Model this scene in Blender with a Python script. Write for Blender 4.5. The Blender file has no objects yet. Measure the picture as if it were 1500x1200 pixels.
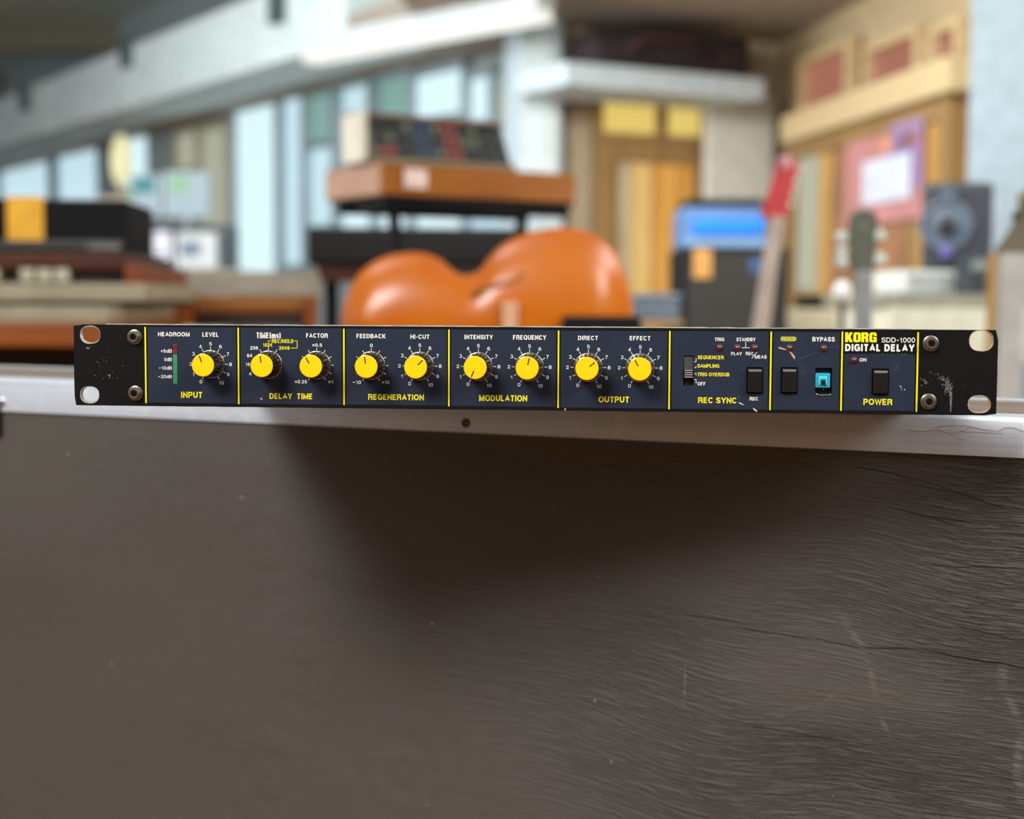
import bpy, bmesh, math, random
from math import sin, cos, pi, radians as R_
from mathutils import Vector, Matrix
random.seed(7)
SC = bpy.context.scene
COL = SC.collection

# ------------------------------------------------------------------ camera
UZ = 1.22                                  # height of the rack unit's centre above the floor
FPX = 2270.6
def cam_axes(y, p, r):
    Ry = Matrix(((cos(y), -sin(y), 0), (sin(y), cos(y), 0), (0, 0, 1)))
    Rx = Matrix(((1, 0, 0), (0, cos(p), -sin(p)), (0, sin(p), cos(p))))
    Rr = Matrix(((cos(r), 0, sin(r)), (0, 1, 0), (-sin(r), 0, cos(r))))
    return Ry @ Rx @ Rr
CA = cam_axes(0.0953, -0.0715, -0.0044)
CPOS = Vector((0.0714, -0.8040, UZ + 0.0365))
cd = bpy.data.cameras.new('camera'); cam = bpy.data.objects.new('camera', cd); COL.objects.link(cam)
m = Matrix.Identity(4)
for i in range(3):
    m[i][0] = CA[i][0]; m[i][1] = CA[i][2]; m[i][2] = -CA[i][1]; m[i][3] = CPOS[i]
cam.matrix_world = m
cd.sensor_width = 36; cd.lens = FPX / 1500 * 36; cd.clip_start = 0.05; cd.clip_end = 100
cd.dof.use_dof = True; cd.dof.focus_distance = 0.815; cd.dof.aperture_fstop = 5.7
SC.camera = cam

# ------------------------------------------------------------------ world, lights, exposure
W = bpy.data.worlds.new('daylight'); SC.world = W; W.use_nodes = True
nt = W.node_tree; nt.nodes.clear()
bg = nt.nodes.new('ShaderNodeBackground'); wo = nt.nodes.new('ShaderNodeOutputWorld')
bg.inputs['Color'].default_value = (0.86, 0.93, 1.0, 1); bg.inputs['Strength'].default_value = 0.52
nt.links.new(bg.outputs[0], wo.inputs[0])
def area(name, loc, target, size, power, col):
    l = bpy.data.lights.new(name, 'AREA'); l.shape = 'RECTANGLE'; l.size, l.size_y = size; l.energy = power; l.color = col
    o = bpy.data.objects.new(name, l); COL.objects.link(o); o.location = loc
    o.rotation_euler = (Vector(target) - Vector(loc)).to_track_quat('-Z', 'Y').to_euler(); return o
area('left_skylight', (-1.3, -2.3, 3.3), (0.05, 0.1, 1.1), (1.3, 1.0), 125, (0.97, 0.98, 1.0))
area('right_skylight', (2.6, -1.5, 3.2), (0.1, 0.1, 1.1), (1.6, 1.4), 108, (0.95, 0.98, 1.0))
area('mid_room_fill', (-0.7, 2.7, 2.30), (1.2, 7.5, 1.2), (2.2, .5), 72, (1.0, 0.96, 0.90))  # added fill light, no real fixture; lifts the ledge and back wall
area('left_side_fill', (-4.2, 3.2, 1.7), (1.5, 6.0, 2.9), (3.0, 2.0), 175, (0.95, 0.98, 1.0))  # added off-frame fill, no real window; brightens ceilings and columns
area('right_side_fill', (4.2, 2.6, 1.9), (-1.0, 6.5, 2.2), (2.0, 1.6), 165, (1.0, 0.95, 0.86))  # added warm off-frame fill for the right side of the room
SC.view_settings.view_transform = 'Standard'; SC.view_settings.look = 'None'
SC.view_settings.exposure = 0.0; SC.view_settings.gamma = 1.0
SC.view_settings.use_curve_mapping = False

# ------------------------------------------------------------------ materials
def lin(c):
    return tuple(((v/255)/12.92 if v/255 <= .04045 else ((v/255+.055)/1.055)**2.4) for v in c) + (1,)
class N:
    """small node-graph helper"""
    def __init__(s, name):
        s.m = bpy.data.materials.new(name); s.m.use_nodes = True; s.t = s.m.node_tree
        s.b = s.t.nodes['Principled BSDF']
    def n(s, ty, **kw):
        x = s.t.nodes.new(ty)
        for k, v in kw.items(): setattr(x, k, v)
        return x
    def put(s, sock, v):
        if isinstance(v, bpy.types.NodeSocket): s.t.links.new(v, sock)
        else: sock.default_value = v
    def math(s, op, a, b=0.0, c=None, clamp=False):
        x = s.n('ShaderNodeMath', operation=op, use_clamp=clamp)
        s.put(x.inputs[0], a); s.put(x.inputs[1], b)
        if c is not None: s.put(x.inputs[2], c)
        return x.outputs[0]
    def coord(s, kind='Object'):
        return s.n('ShaderNodeTexCoord').outputs[kind]
    def mapping(s, vec, scale=(1, 1, 1), rot=(0, 0, 0), loc=(0, 0, 0)):
        x = s.n('ShaderNodeMapping'); s.put(x.inputs['Vector'], vec)
        x.inputs['Scale'].default_value = scale; x.inputs['Rotation'].default_value = rot; x.inputs['Location'].default_value = loc
        return x.outputs[0]
    def noise(s, vec, scale, detail=4, rough=.5, dist=0):
        x = s.n('ShaderNodeTexNoise'); s.put(x.inputs['Vector'], vec)
        x.inputs['Scale'].default_value = scale; x.inputs['Detail'].default_value = detail
        x.inputs['Roughness'].default_value = rough; x.inputs['Distortion'].default_value = dist
        return x.outputs['Fac']
    def ramp(s, fac, stops):
        x = s.n('ShaderNodeValToRGB'); s.put(x.inputs[0], fac)
        e = x.color_ramp.elements
        while len(e) < len(stops): e.new(.5)
        for i, (p, c) in enumerate(stops): e[i].position = p; e[i].color = c if len(c) == 4 else (*c, 1)
        return x.outputs[0]
    def step(s, v, a, b):
        x = s.n('ShaderNodeMapRange'); x.clamp = True; x.interpolation_type = 'SMOOTHSTEP'
        s.put(x.inputs[0], v); x.inputs[1].default_value = a; x.inputs[2].default_value = b
        x.inputs[3].default_value = 0; x.inputs[4].default_value = 1
        return x.outputs[0]
    def mix(s, f, a, b):
        x = s.n('ShaderNodeMix', data_type='RGBA'); s.put(x.inputs[0], f); s.put(x.inputs[6], a); s.put(x.inputs[7], b)
        return x.outputs[2]
    def bump(s, h, strength, dist):
        x = s.n('ShaderNodeBump'); x.inputs['Strength'].default_value = strength; x.inputs['Distance'].default_value = dist
        s.put(x.inputs['Height'], h); s.t.links.new(x.outputs[0], s.b.inputs['Normal'])
MC = {}
def mat(name, c, rough=.5, metal=0.0, emit=0.0, vary=.12, scale=20, coat=0.0, spec=.5):
    if name in MC: return MC[name]
    g = N(name); c = lin(c)
    f = g.noise(g.coord(), scale, 3)
    lo = tuple(v*(1-vary) for v in c[:3]) + (1,); hi = tuple(min(1, v*(1+vary)) for v in c[:3]) + (1,)
    g.put(g.b.inputs['Base Color'], g.ramp(f, [(.3, lo), (.7, hi)]))
    g.b.inputs['Roughness'].default_value = rough; g.b.inputs['Metallic'].default_value = metal
    g.b.inputs['Coat Weight'].default_value = coat; g.b.inputs['Specular IOR Level'].default_value = spec
    if emit:
        if emit > .4: g.b.inputs['Base Color'].default_value = tuple(v*.12 for v in c[:3]) + (1,); g.t.links.remove(g.b.inputs['Base Color'].links[0])
        g.b.inputs['Emission Color'].default_value = c; g.b.inputs['Emission Strength'].default_value = emit
    MC[name] = g.m; return g.m
def wood(name, c1, c2, scale=6, rough=.45, axis=0):
    if name in MC: return MC[name]
    g = N(name); sc = [8, 8, 8]; sc[axis] = .8
    f = g.noise(g.mapping(g.coord(), scale=sc), scale, 5, .6, .4)
    g.put(g.b.inputs['Base Color'], g.ramp(f, [(.3, lin(c1)), (.7, lin(c2))]))
    g.b.inputs['Roughness'].default_value = rough; g.b.inputs['Specular IOR Level'].default_value = .2; g.bump(f, .15, .002)
    MC[name] = g.m; return g.m

# ------------------------------------------------------------------ mesh helpers
def link(name, me, m=None, parent=None):
    o = bpy.data.objects.new(name, me); COL.objects.link(o)
    if m is not None and me is not None and not me.materials: me.materials.append(m)
    if parent is not None: o.parent = parent
    return o
def fin(bm, name, m, parent=None, smooth=False, loc=None, angle=None):
    bmesh.ops.recalc_face_normals(bm, faces=bm.faces)
    me = bpy.data.meshes.new(name); bm.to_mesh(me); bm.free()
    if smooth:
        for p in me.polygons: p.use_smooth = True
        if angle: me.set_sharp_from_angle(angle=angle)
    o = link(name, me, m, parent)
    if loc is not None: o.location = loc
    return o
def box(bm, x0, x1, y0, y1, z0, z1, bev=0, mtx=None):
    r = bmesh.ops.create_cube(bm, size=1)
    vs = r['verts']
    bmesh.ops.scale(bm, verts=vs, vec=(abs(x1-x0), abs(y1-y0), abs(z1-z0)))
    bmesh.ops.translate(bm, verts=vs, vec=((x0+x1)/2, (y0+y1)/2, (z0+z1)/2))
    if bev:
        es = list({e for v in vs for e in v.link_edges})
        rr = bmesh.ops.bevel(bm, geom=es, offset=bev, segments=2, profile=.6, affect='EDGES')
        vs = list({v for f in rr['faces'] for v in f.verts} | {v for v in vs if v.is_valid})
    if mtx is not None: bmesh.ops.transform(bm, matrix=mtx, verts=vs)
    return vs
def bxo(name, x0, x1, y0, y1, z0, z1, m, parent=None, bev=0.0):
    bm = bmesh.new(); box(bm, x0, x1, y0, y1, z0, z1, bev); return fin(bm, name, m, parent)
def lathe(bm, prof, segs=40, mtx=None, rmod=None):
    """profile of (radius, height) turned about local -Y (height runs towards -Y)"""
    rings = []
    for (r, h) in prof:
        ring = []
        for i in range(segs):
            a = 2*pi*i/segs; rr = r*(rmod(i, h) if rmod else 1)
            v = Vector((rr*cos(a), -h, rr*sin(a)))
            if mtx is not None: v = mtx @ v
            ring.append(bm.verts.new(v))
        rings.append(ring)
    for a, b in zip(rings, rings[1:]):
        for i in range(segs): bm.faces.new((a[i], a[(i+1) % segs], b[(i+1) % segs], b[i]))
    bm.faces.new(rings[-1]); bm.faces.new(rings[0][::-1])
def tube(bm, pts, r, segs=10, r2=None):
    rings = []; n = len(pts); pts = [Vector(p) for p in pts]
    for k, p in enumerate(pts):
        d = (pts[min(k+1, n-1)] - pts[max(k-1, 0)]).normalized()
        u = d.orthogonal().normalized(); w = d.cross(u)
        if rings:
            u = (rings_u - d*rings_u.dot(d)).normalized(); w = d.cross(u)
        rings_u = u
        rr = r + (0 if r2 is None else (r2-r)*k/(n-1))
        rings.append([bm.verts.new(p + (u*cos(2*pi*i/segs) + w*sin(2*pi*i/segs))*rr) for i in range(segs)])
    for a, b in zip(rings, rings[1:]):
        for i in range(segs): bm.faces.new((a[i], a[(i+1) % segs], b[(i+1) % segs], b[i]))
    bm.faces.new(rings[0][::-1]); bm.faces.new(rings[-1])
def curve_mesh(splines, depth=0.0, bev=0.0):
    """flat filled outline with holes (lists of (x, z)), given a thickness; returns a mesh standing in the XZ plane, front towards -Y"""
    cu = bpy.data.curves.new('outline', 'CURVE'); cu.dimensions = '2D'; cu.fill_mode = 'BOTH'
    for pts in splines:
        s = cu.splines.new('POLY'); s.points.add(len(pts)-1); s.use_cyclic_u = True
        for i, p in enumerate(pts): s.points[i].co = (p[0], p[1], 0, 1)
    cu.extrude = depth/2; cu.bevel_depth = bev
    return to_mesh(cu)
def to_mesh(cu):
    o = bpy.data.objects.new('tmp', cu); COL.objects.link(o)
    dg = bpy.context.evaluated_depsgraph_get(); dg.update()
    me = bpy.data.meshes.new_from_object(o.evaluated_get(dg)); bpy.data.objects.remove(o); bpy.data.curves.remove(cu)
    me.transform(Matrix.Rotation(pi/2, 4, 'X')); me.materials.clear()
    return me
def rrect(x0, x1, z0, z1, r, n=5):
    p = []
    for cx, cz, a0 in ((x1-r, z1-r, 0), (x0+r, z1-r, 90), (x0+r, z0+r, 180), (x1-r, z0+r, 270)):
        for i in range(n+1):
            a = R_(a0 + 90*i/n); p.append((cx+r*cos(a), cz+r*sin(a)))
    return p
def thing(name, label, cat, loc, rz=0.0, group=None, kind=None):
    o = bpy.data.objects.new(name, None); COL.objects.link(o); o.empty_display_size = .05
    o.location = loc; o.rotation_euler = (0, 0, rz); tag(o, label, cat, group, kind); return o
def tag(o, label=None, cat=None, group=None, kind=None):
    if label: o['label'] = label
    if cat: o['category'] = cat
    if group: o['group'] = group
    if kind: o['kind'] = kind
    return o

# ------------------------------------------------------------------ measuring from the photograph
def ray(px, py):
    return CA @ Vector(((px-750)/FPX, 1.0, (600-py)/FPX))
def Q(px, py, D):                      # point at depth D along the optical axis
    return CPOS + ray(px, py)*D
def PL(px, py):                        # point on the rack unit's front plane (y = 0), metres in the unit's own frame
    d = ray(px, py); t = -CPOS.y/d.y; p = CPOS + d*t
    return (p.x, p.z - UZ)
def hitz(px, py, z):
    d = ray(px, py); return CPOS + d*((z-CPOS.z)/d.z)
def hitplane(px, py, p0, n):
    d = ray(px, py); return CPOS + d*((Vector(p0)-CPOS).dot(n)/d.dot(n))

# ================================================================== SETTING
M_cream = mat('painted_plaster', (190, 180, 160), .8)
M_ceil = mat('ceiling_paint', (164, 154, 140), .85)
M_white = mat('white_paint', (200, 210, 212), .6)
M_whitecol = mat('pale_column_paint', (190, 208, 216), .6)
M_wframe = mat('grey_window_frame', (150, 170, 176), .5)
M_floor = wood('oak_floorboards', (120, 84, 52), (160, 116, 74), 5, .5, 1)
day_blue = mat('daylight_pane', (196, 226, 236), .3, emit=.95, vary=.04, scale=1.5)
day_white = mat('bright_daylight_pane', (214, 240, 246), .3, emit=1.02, vary=.04, scale=1.5)
day_green = mat('green_tinted_pane', (134, 176, 166), .3, emit=.8, vary=.12, scale=3)
day_yellow = mat('yellow_lit_pane', (232, 204, 112), .3, emit=.9, vary=.1, scale=4)
day_red = mat('brick_red_view_pane', (176, 116, 96), .3, emit=.75, vary=.12, scale=3)
day_grey = mat('pale_green_frosted_pane', (190, 194, 170), .4, emit=.7, vary=.08, scale=3)
M_oak = wood('golden_oak', (170, 128, 66), (206, 164, 96), 4, .45, 2)
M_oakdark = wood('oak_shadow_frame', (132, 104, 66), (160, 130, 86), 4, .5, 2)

fl = bxo('floor', -14, 10, -6, 22, -0.1, 0, M_floor); tag(fl, 'warm brown wooden floor', kind='structure')

wf = bxo('wall_front', -6, 6, -4.2, -4.0, 0, 2.3, mat('brown_blocker_wall', (128, 98, 70), .8)); tag(wf, 'brown wall added behind the camera to block low light', kind='structure')  # unseen, added to deepen the shade under the unit
ws = bxo('wall_side', 5.2, 5.35, -4.2, 7.5, 0, 2.4, mat('tan_side_wall', (170, 152, 122), .8)); tag(ws, 'tan side wall out of the frame', kind='structure')
# the long window wall on the left, running away from the camera
def plan(px, D):
    p = Q(px, 445, D); return Vector((p.x, p.y, 0))
def slab(name, p0, p1, z0, z1, th, m, parent=None, kind='structure', bev=0.0):
    """upright box from plan point p0 to p1; thickness th away from the camera side (left of p0->p1 when positive)"""
    p0 = Vector(p0); p1 = Vector(p1); d = p1-p0; L = d.length; a = math.atan2(d.y, d.x)
    bm = bmesh.new(); box(bm, 0, L, 0, th, z0, z1, bev)
    o = fin(bm, name, m, parent); o.location = (p0.x, p0.y, 0); o.rotation_euler = (0, 0, a)
    if kind and parent is None: o['kind'] = kind
    return o
WA0 = plan(820, 6.9); WA1 = plan(380, 9.7)
wdir = (WA1-WA0).normalized(); wn = Vector((wdir.y, -wdir.x, 0))
if wn.dot(CPOS-WA0) < 0: wn = -wn
WL1 = WA0 + wdir*14
CEIL = CPOS.z + 1.2
wl = slab('wall_left', WL1, WA0, 0, CEIL + 1.2, .2, mat('grey_blue_pier_paint', (158, 170, 172), .7))
tag(wl, 'grey blue wall around the tall windows')
def on_wall(px, py, off=0.0, base=None, n=None):
    return hitplane(px, py, (base or WA0) + (n or wn)*off, n or wn)
def window(name, rows, label, m_frame, base=None, n=None, off=.012):
    """rows = list of panes (x0, x1, y0, y1, material) in photograph pixels on a wall plane; frame bars go around each pane"""
    root = None
    for k, (x0, x1, y0, y1, mm) in enumerate(rows):
        a = on_wall(x0, (y0+y1)/2, off, base, n); b = on_wall(x1, (y0+y1)/2, off, base, n)
        za = (on_wall((x0+x1)/2, y1, off, base, n).z); zb = (on_wall((x0+x1)/2, y0, off, base, n).z)
        d = Vector((b.x-a.x, b.y-a.y, 0)); L = d.length; ang = math.atan2(d.y, d.x); H = zb-za
        if root is None:
            root = bpy.data.objects.new(name, None); COL.objects.link(root); root['kind'] = 'structure'; root['label'] = label
            root.location = (a.x, a.y, 0)
        w = .035
        bm = bmesh.new()
        for q in ((-w, 0, 0, H), (L, L+w, 0, H), (-w, L+w, -w, 0), (-w, L+w, H, H+w)):
            box(bm, q[0], q[1], -.04, .01, q[2], q[3], .004)
        f = fin(bm, 'window_frame', m_frame, root); f.location = (a.x-root.location.x, a.y-root.location.y, za); f.rotation_euler = (0, 0, ang)
        bm = bmesh.new(); box(bm, 0, L, -.008, .0, 0, H)
        p = fin(bm, 'pane', mm, root); p.location = f.location; p.rotation_euler = f.rotation_euler
    return root
window('window_1', [(-60, -2, 195, 300, day_blue), (4, 76, 198, 300, day_blue)], 'pale blue window at the far left end of the window wall', M_wframe)
window('window_2', [(88, 148, 202, 300, day_blue)], 'pale blue window between the yellow lamp and the far left window', M_wframe)
window('window_3', [(186, 222, 172, 275, day_white)], 'narrow bright window beside the yellow lamp', M_wframe)
window('window_4', [(266, 292, 196, 246, day_grey), (304, 336, 190, 395, day_grey)], 'cream framed window behind the computer monitors', mat('cream_frame', (196, 194, 170), .6))
window('window_5', [(350, 410, 135, 400, day_white), (420, 449, 140, 388, day_blue)], 'tall bright window in the middle of the window wall', M_wframe)
window('window_6', [(457, 493, 140, 208, day_green), (457, 494, 216, 330, day_blue)], 'window with a green upper pane left of the stacked keyboards', M_wframe)
window('window_7', [(505, 545, 128, 240, day_blue), (505, 550, 250, 335, day_white), (560, 604, 115, 168, day_green), (560, 604, 290, 335, day_white)], 'window directly behind the slanted control panel', M_wframe)
window('window_8', [(613, 684, 108, 170, day_white), (613, 684, 180, 340, day_white)], 'bright window above the slanted control panel', M_wframe)
window('window_9', [(693, 724, 114, 176, day_white), (733, 768, 118, 182, day_grey), (693, 768, 190, 380, day_blue)], 'window next to the white column', M_wframe)

# low ceiling, its boxed-in duct edge and the higher ceiling left of it
d0 = plan(452, 7.4); d1 = plan(60, 11.2); ddir = (d1-d0).normalized(); dn = Vector((ddir.y, -ddir.x, 0))
if dn.dot(CPOS-d0) < 0: dn = -dn
ds = d0 - ddir*.42; de = d1 + ddir*5
duct = bpy.data.objects.new('duct', None); COL.objects.link(duct)
tag(duct, 'long pale boxed duct along the edge of the low ceiling', kind='structure'); duct.location = (ds.x, ds.y, 0)
def duct_part(name, s0, s1, z0, z1, m, y0=-.02, y1=.4):
    bm = bmesh.new(); box(bm, s0, s1, y0, y1, z0, z1, .01)
    o = fin(bm, name, m, duct); o.rotation_euler = (0, 0, math.atan2(-ddir.y, -ddir.x)); o.location = (de.x-ds.x, de.y-ds.y, 0)
    return o
LT = (de-ds).length
M_duct = mat('pale_duct_paint', (222, 238, 238), .6)
dz0 = Q(440, 88, 7.5).z; dz1 = dz0 + .36
s_ = 0
while s_ < LT - .1:
    duct_part('duct_section', s_ + .01, min(LT, s_+1.75), dz0, dz1, M_duct); s_ += 1.77
for px, py, D in ((45, 145, 11.3), (195, 78, 9.5), (418, 8, 7.6)):
    p = hitplane(px, py, ds, dn); s = LT - (Vector((p.x, p.y, 0))-ds).length
    duct_part('bracket', s-.06, s+.06, p.z-.09, p.z+.09, mat('dark_bracket', (66, 84, 86), .6), -.07, -.02)
lowp = [ds + dn*0, de]
bm = bmesh.new()
far = -dn
pts = [ds - ddir*8.0, de, de + far*3, ds - ddir*8.0 + far*3.2]
vs0 = [bm.verts.new((p.x, p.y, dz0 + .02)) for p in pts]; vs1 = [bm.verts.new((p.x, p.y, dz0 + .12)) for p in pts]
bm.faces.new(vs0); bm.faces.new(vs1[::-1])
for i in range(4): bm.faces.new((vs0[i], vs0[(i+1) % 4], vs1[(i+1) % 4], vs1[i]))
lc = fin(bm, 'ceiling', M_ceil); tag(lc, 'flat low ceiling in front of the doors', kind='structure')
# near part of the low ceiling, right of the strip light
bm = bmesh.new()
n0 = plan(800, 4.4); n1 = plan(1560, 3.6)
pts = [plan(560, 5.6), plan(900, 3.9), plan(1900, 3.9), plan(1700, 9), plan(700, 9)]
vs0 = [bm.verts.new((p.x, p.y, dz0 + .0)) for p in pts]; vs1 = [bm.verts.new((p.x, p.y, dz0 + .1)) for p in pts]
bm.faces.new(vs0); bm.faces.new(vs1[::-1])
for i in range(5): bm.faces.new((vs0[i], vs0[(i+1) % 5], vs1[(i+1) % 5], vs1[i]))
tag(fin(bm, 'ceiling_right', M_ceil), 'cream ceiling above the wooden doors', kind='structure')
# high ceiling with rafters
hz = dz0 + .95
bm = bmesh.new(); box(bm, -12, 2.0, 4.5, 20, hz, hz+.1)
hc = fin(bm, 'ceiling_high', mat('high_ceiling_boards', (196, 202, 190), .8)); tag(hc, 'grey green high ceiling at the upper left', kind='structure')
for k in range(5):
    a = de - dn*0 + dn*3.5; 
    bm = bmesh.new(); box(bm, -12, 1.5, 5.6+k*2.6, 5.78+k*2.6, hz-.22, hz)
    tag(fin(bm, 'beam_%d' % (k+1), mat('rafter_paint', (126, 122, 104), .8)), 'rafter under the high ceiling', kind='structure')

# strip light
f0 = Q(452, 88, 6.9); f1 = Q(800, 6, 5.8)
fd = (f1-f0); L = Vector((fd.x, fd.y, 0)).length
zt = dz0
zt = dz0 - .002
fx = thing('strip_light', 'long white strip light fixed under the low ceiling', 'ceiling light', (f0.x, f0.y, f0.z), math.atan2(fd.y, fd.x))
bxo('lamp_housing', 0, L, -.05, .05, .03, max(.06, zt-f0.z), M_white, fx, .006)
bxo('diffuser', .01, L-.01, -.05, .05, -.02, .03, mat('lit_diffuser', (246, 247, 240), .3, emit=.95, vary=.02), fx, .015)

# white column, loft beam and back wall with wooden doors
C0 = plan(762, 6.45); C1 = plan(822, 6.5)
col1 = slab('column', C0, C1, 0, dz0, .25, M_whitecol); tag(col1, 'white column left of the yellow lit doors')
for k, (xa, xb, ya, yb) in enumerate(((768, 792, 60, 250), (797, 818, 75, 260))):
    a = Q(xa, (ya+yb)/2, 6.38); b = Q(xb, (ya+yb)/2, 6.4)
    slab('trim_%d' % (k+1), (a.x, a.y, 0), (b.x, b.y, 0), Q(xa, yb, 6.38).z, dz0, .04, mat('bright_trim_paint', (214, 228, 230), .5))
B0 = plan(832, 6.6); B1 = plan(1135, 7.05)
bdir = (B1-B0).normalized(); bn = Vector((bdir.y, -bdir.x, 0))
if bn.dot(CPOS-B0) < 0: bn = -bn
wb = slab('wall_back', B0, B1 + bdir*.1, 0, dz0, .15, mat('cream_wall_paint', (178, 164, 138), .8)); tag(wb, 'cream wall behind the amplifier stack')
# pale wall panel behind amplifier
a = plan(1036, 6.68); b = plan(1128, 6.8)
wp = slab('wall_panel_pale', a, b, 0, Q(1080, 140, 6.6).z, .05, mat('pale_grey_panel', (206, 208, 200), .7)); tag(wp, 'pale grey wall panel above the blue amplifier')
# loft shelf/beam
a = plan(826, 5.95); b = plan(1116, 6.4)
zb0 = Q(850, 130, 6.0).z; zb1 = Q(850, 96, 6.0).z
loft = slab('beam', a, b, zb0, zb1, .4, M_whitecol, bev=.01); tag(loft, 'white ledge above the yellow lit doors')
# doors in back wall
BW = B0 + bn*.02
window('window_10', [(878, 958, 150, 196, day_yellow), (972, 1024, 158, 200, day_yellow)], 'yellow lit window above the wooden doors', M_oakdark, B0, bn, .05)
def door(name, base, n, outer, panels, label, m_fr, m_pan, handle):
    x0, x1, y0, y1 = outer
    a = on_wall(x0, (y0+y1)/2, .03, base, n); b = on_wall(x1, (y0+y1)/2, .03, base, n)
    d = Vector((b.x-a.x, b.y-a.y, 0)); L = d.length; ang = math.atan2(d.y, d.x)
    top = on_wall((x0+x1)/2, y0, .03, base, n).z
    root = bpy.data.objects.new(name, None); COL.objects.link(root); root['kind'] = 'structure'; root['label'] = label
    root.location = (a.x, a.y, 0); root.rotation_euler = (0, 0, ang)
    k = L/(x1-x0)
    bm = bmesh.new()
    for q in ((0, .09, .0, top), (L-.09, L, 0, top), (.09, L-.09, top-.1, top)): box(bm, q[0], q[1], -.05, .02, q[2], q[3], .005)
    fin(bm, 'door_frame', m_fr, root)
    for (u0, u1, v0, v1, mm) in panels:
        xa, xb = (u0-x0)*k, (u1-x0)*k
        za = 0.02 if v1 > 480 else on_wall((u0+u1)/2, v1, .03, base, n).z; zb = on_wall((u0+u1)/2, v0, .03, base, n).z
        bxo('door_panel', xa, xb, -.03, 0, za, zb, mm, root, .004)
    bm = bmesh.new(); box(bm, L*handle-.015, L*handle+.015, -.08, -.03, .98, 1.12, .004); fin(bm, 'handle', mat('brass', (190, 160, 90), .3, 1), root)
    return root
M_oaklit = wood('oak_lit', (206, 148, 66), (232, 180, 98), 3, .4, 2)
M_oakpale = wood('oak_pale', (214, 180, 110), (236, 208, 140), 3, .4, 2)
door('door_1', B0, bn, (868, 1034, 205, 500), [(886, 898, 212, 500, M_oakdark), (900, 918, 214, 500, mat('pale_door_edge', (196, 184, 150), .6)),
     (920, 948, 214, 500, M_oakpale), (952, 985, 216, 500, M_oaklit), (988, 1020, 218, 500, M_oaklit)],
     'golden oak double door behind the blue amplifier', M_oakdark, M_oak, .55)
# right wall, coming back towards the camera
E0 = plan(1135, 7.05); E1 = plan(1420, 5.0)
edir = (E1-E0).normalized(); en = Vector((edir.y, -edir.x, 0))
if en.dot(CPOS-E0) < 0: en = -en
wr = slab('wall_right', E0, E1 + edir*1.2, 0, dz0, .12, mat('tan_wall_paint', (176, 158, 124), .8)); tag(wr, 'tan wall around the oak door with the poster')
window('window_11', [(1184, 1250, 84, 150, day_red), (1282, 1352, 66, 134, day_red), (1380, 1412, 48, 112, day_red)], 'row of three reddish panes above the oak door', mat('tan_frame', (188, 166, 124), .6), E0, en, .03)
a = on_wall(1160, 176, .08, E0, en); b = on_wall(1412, 128, .08, E0, en)
bm = bmesh.new()
za = a.z; L = Vector((b.x-a.x, b.y-a.y, 0)).length
box(bm, 0, L, -.05, .05, -.055, .055, .006); tr = fin(bm, 'trim_3', mat('pale_tan_rail', (202, 182, 140), .6)); tr['kind'] = 'structure'; tr['label'] = 'pale horizontal rail under the reddish panes'
tr.location = (a.x, a.y, (a.z+b.z)/2); tr.rotation_euler = (0, 0, math.atan2(b.y-a.y, b.x-a.x))
M_brown = mat('brown_interior', (148, 108, 76), .6, vary=.35, scale=6)
door('door_2', E0, en, (1164, 1408, 165, 500), [(1182, 1216, 190, 424, day_grey), (1220, 1240, 186, 500, M_oak), (1180, 1218, 428, 500, M_oakpale),
     (1242, 1352, 182, 500, M_brown), (1354, 1366, 176, 500, M_oakdark), (1368, 1392, 172, 500, M_oak)],
     'oak door with a long glass side panel and a pink poster', M_oakdark, M_oak, .3)
# poster and paper
def flat_on(name, x0, x1, y0, y1, off, m, label, cat, th=.004, parts=()):
    a = on_wall(x0, (y0+y1)/2, off, E0, en); b = on_wall(x1, (y0+y1)/2, off, E0, en)
    za = on_wall((x0+x1)/2, y1, off, E0, en).z; zb = on_wall((x0+x1)/2, y0, off, E0, en).z
    L = Vector((b.x-a.x, b.y-a.y, 0)).length
    t = thing(name, label, cat, (a.x, a.y, za), math.atan2(b.y-a.y, b.x-a.x))
    bxo('sheet', 0, L, -th, 0, 0, zb-za, m, t)
    for (pn, u0, u1, v0, v1, mm) in parts: bxo(pn, u0*L, u1*L, -th-.002, -th, v0*(zb-za), v1*(zb-za), mm, t)
    return t
flat_on('poster', 1240, 1352, 184, 326, .075, mat('pink_poster_print', (190, 132, 132), .5, vary=.15, scale=4),
        'pinkish poster with a lilac corner and orange band on the oak door', 'poster',
        parts=[('printed_band', .5, .95, .72, .86, mat('orange_print', (222, 150, 110), .5)), ('printed_corner', .62, 1.0, .3, .98, mat('lilac_print', (156, 130, 172), .5)),
               ('printed_strip', .55, .9, .64, .70, mat('blue_print', (120, 120, 196), .5))])
flat_on('paper_notice', 1264, 1334, 230, 296, .09, mat('white_paper', (206, 214, 232), .6), 'white paper notice pinned on the pink poster', 'paper', .003)
# pale column on the right
a = plan(1412, 4.6); b = plan(1560, 4.4)
col2 = slab('column_right', a, b, 0, CEIL+.6, .4, mat('pale_blue_pier', (136, 153, 162), .7)); tag(col2, 'broad pale blue column at the right edge')

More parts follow.
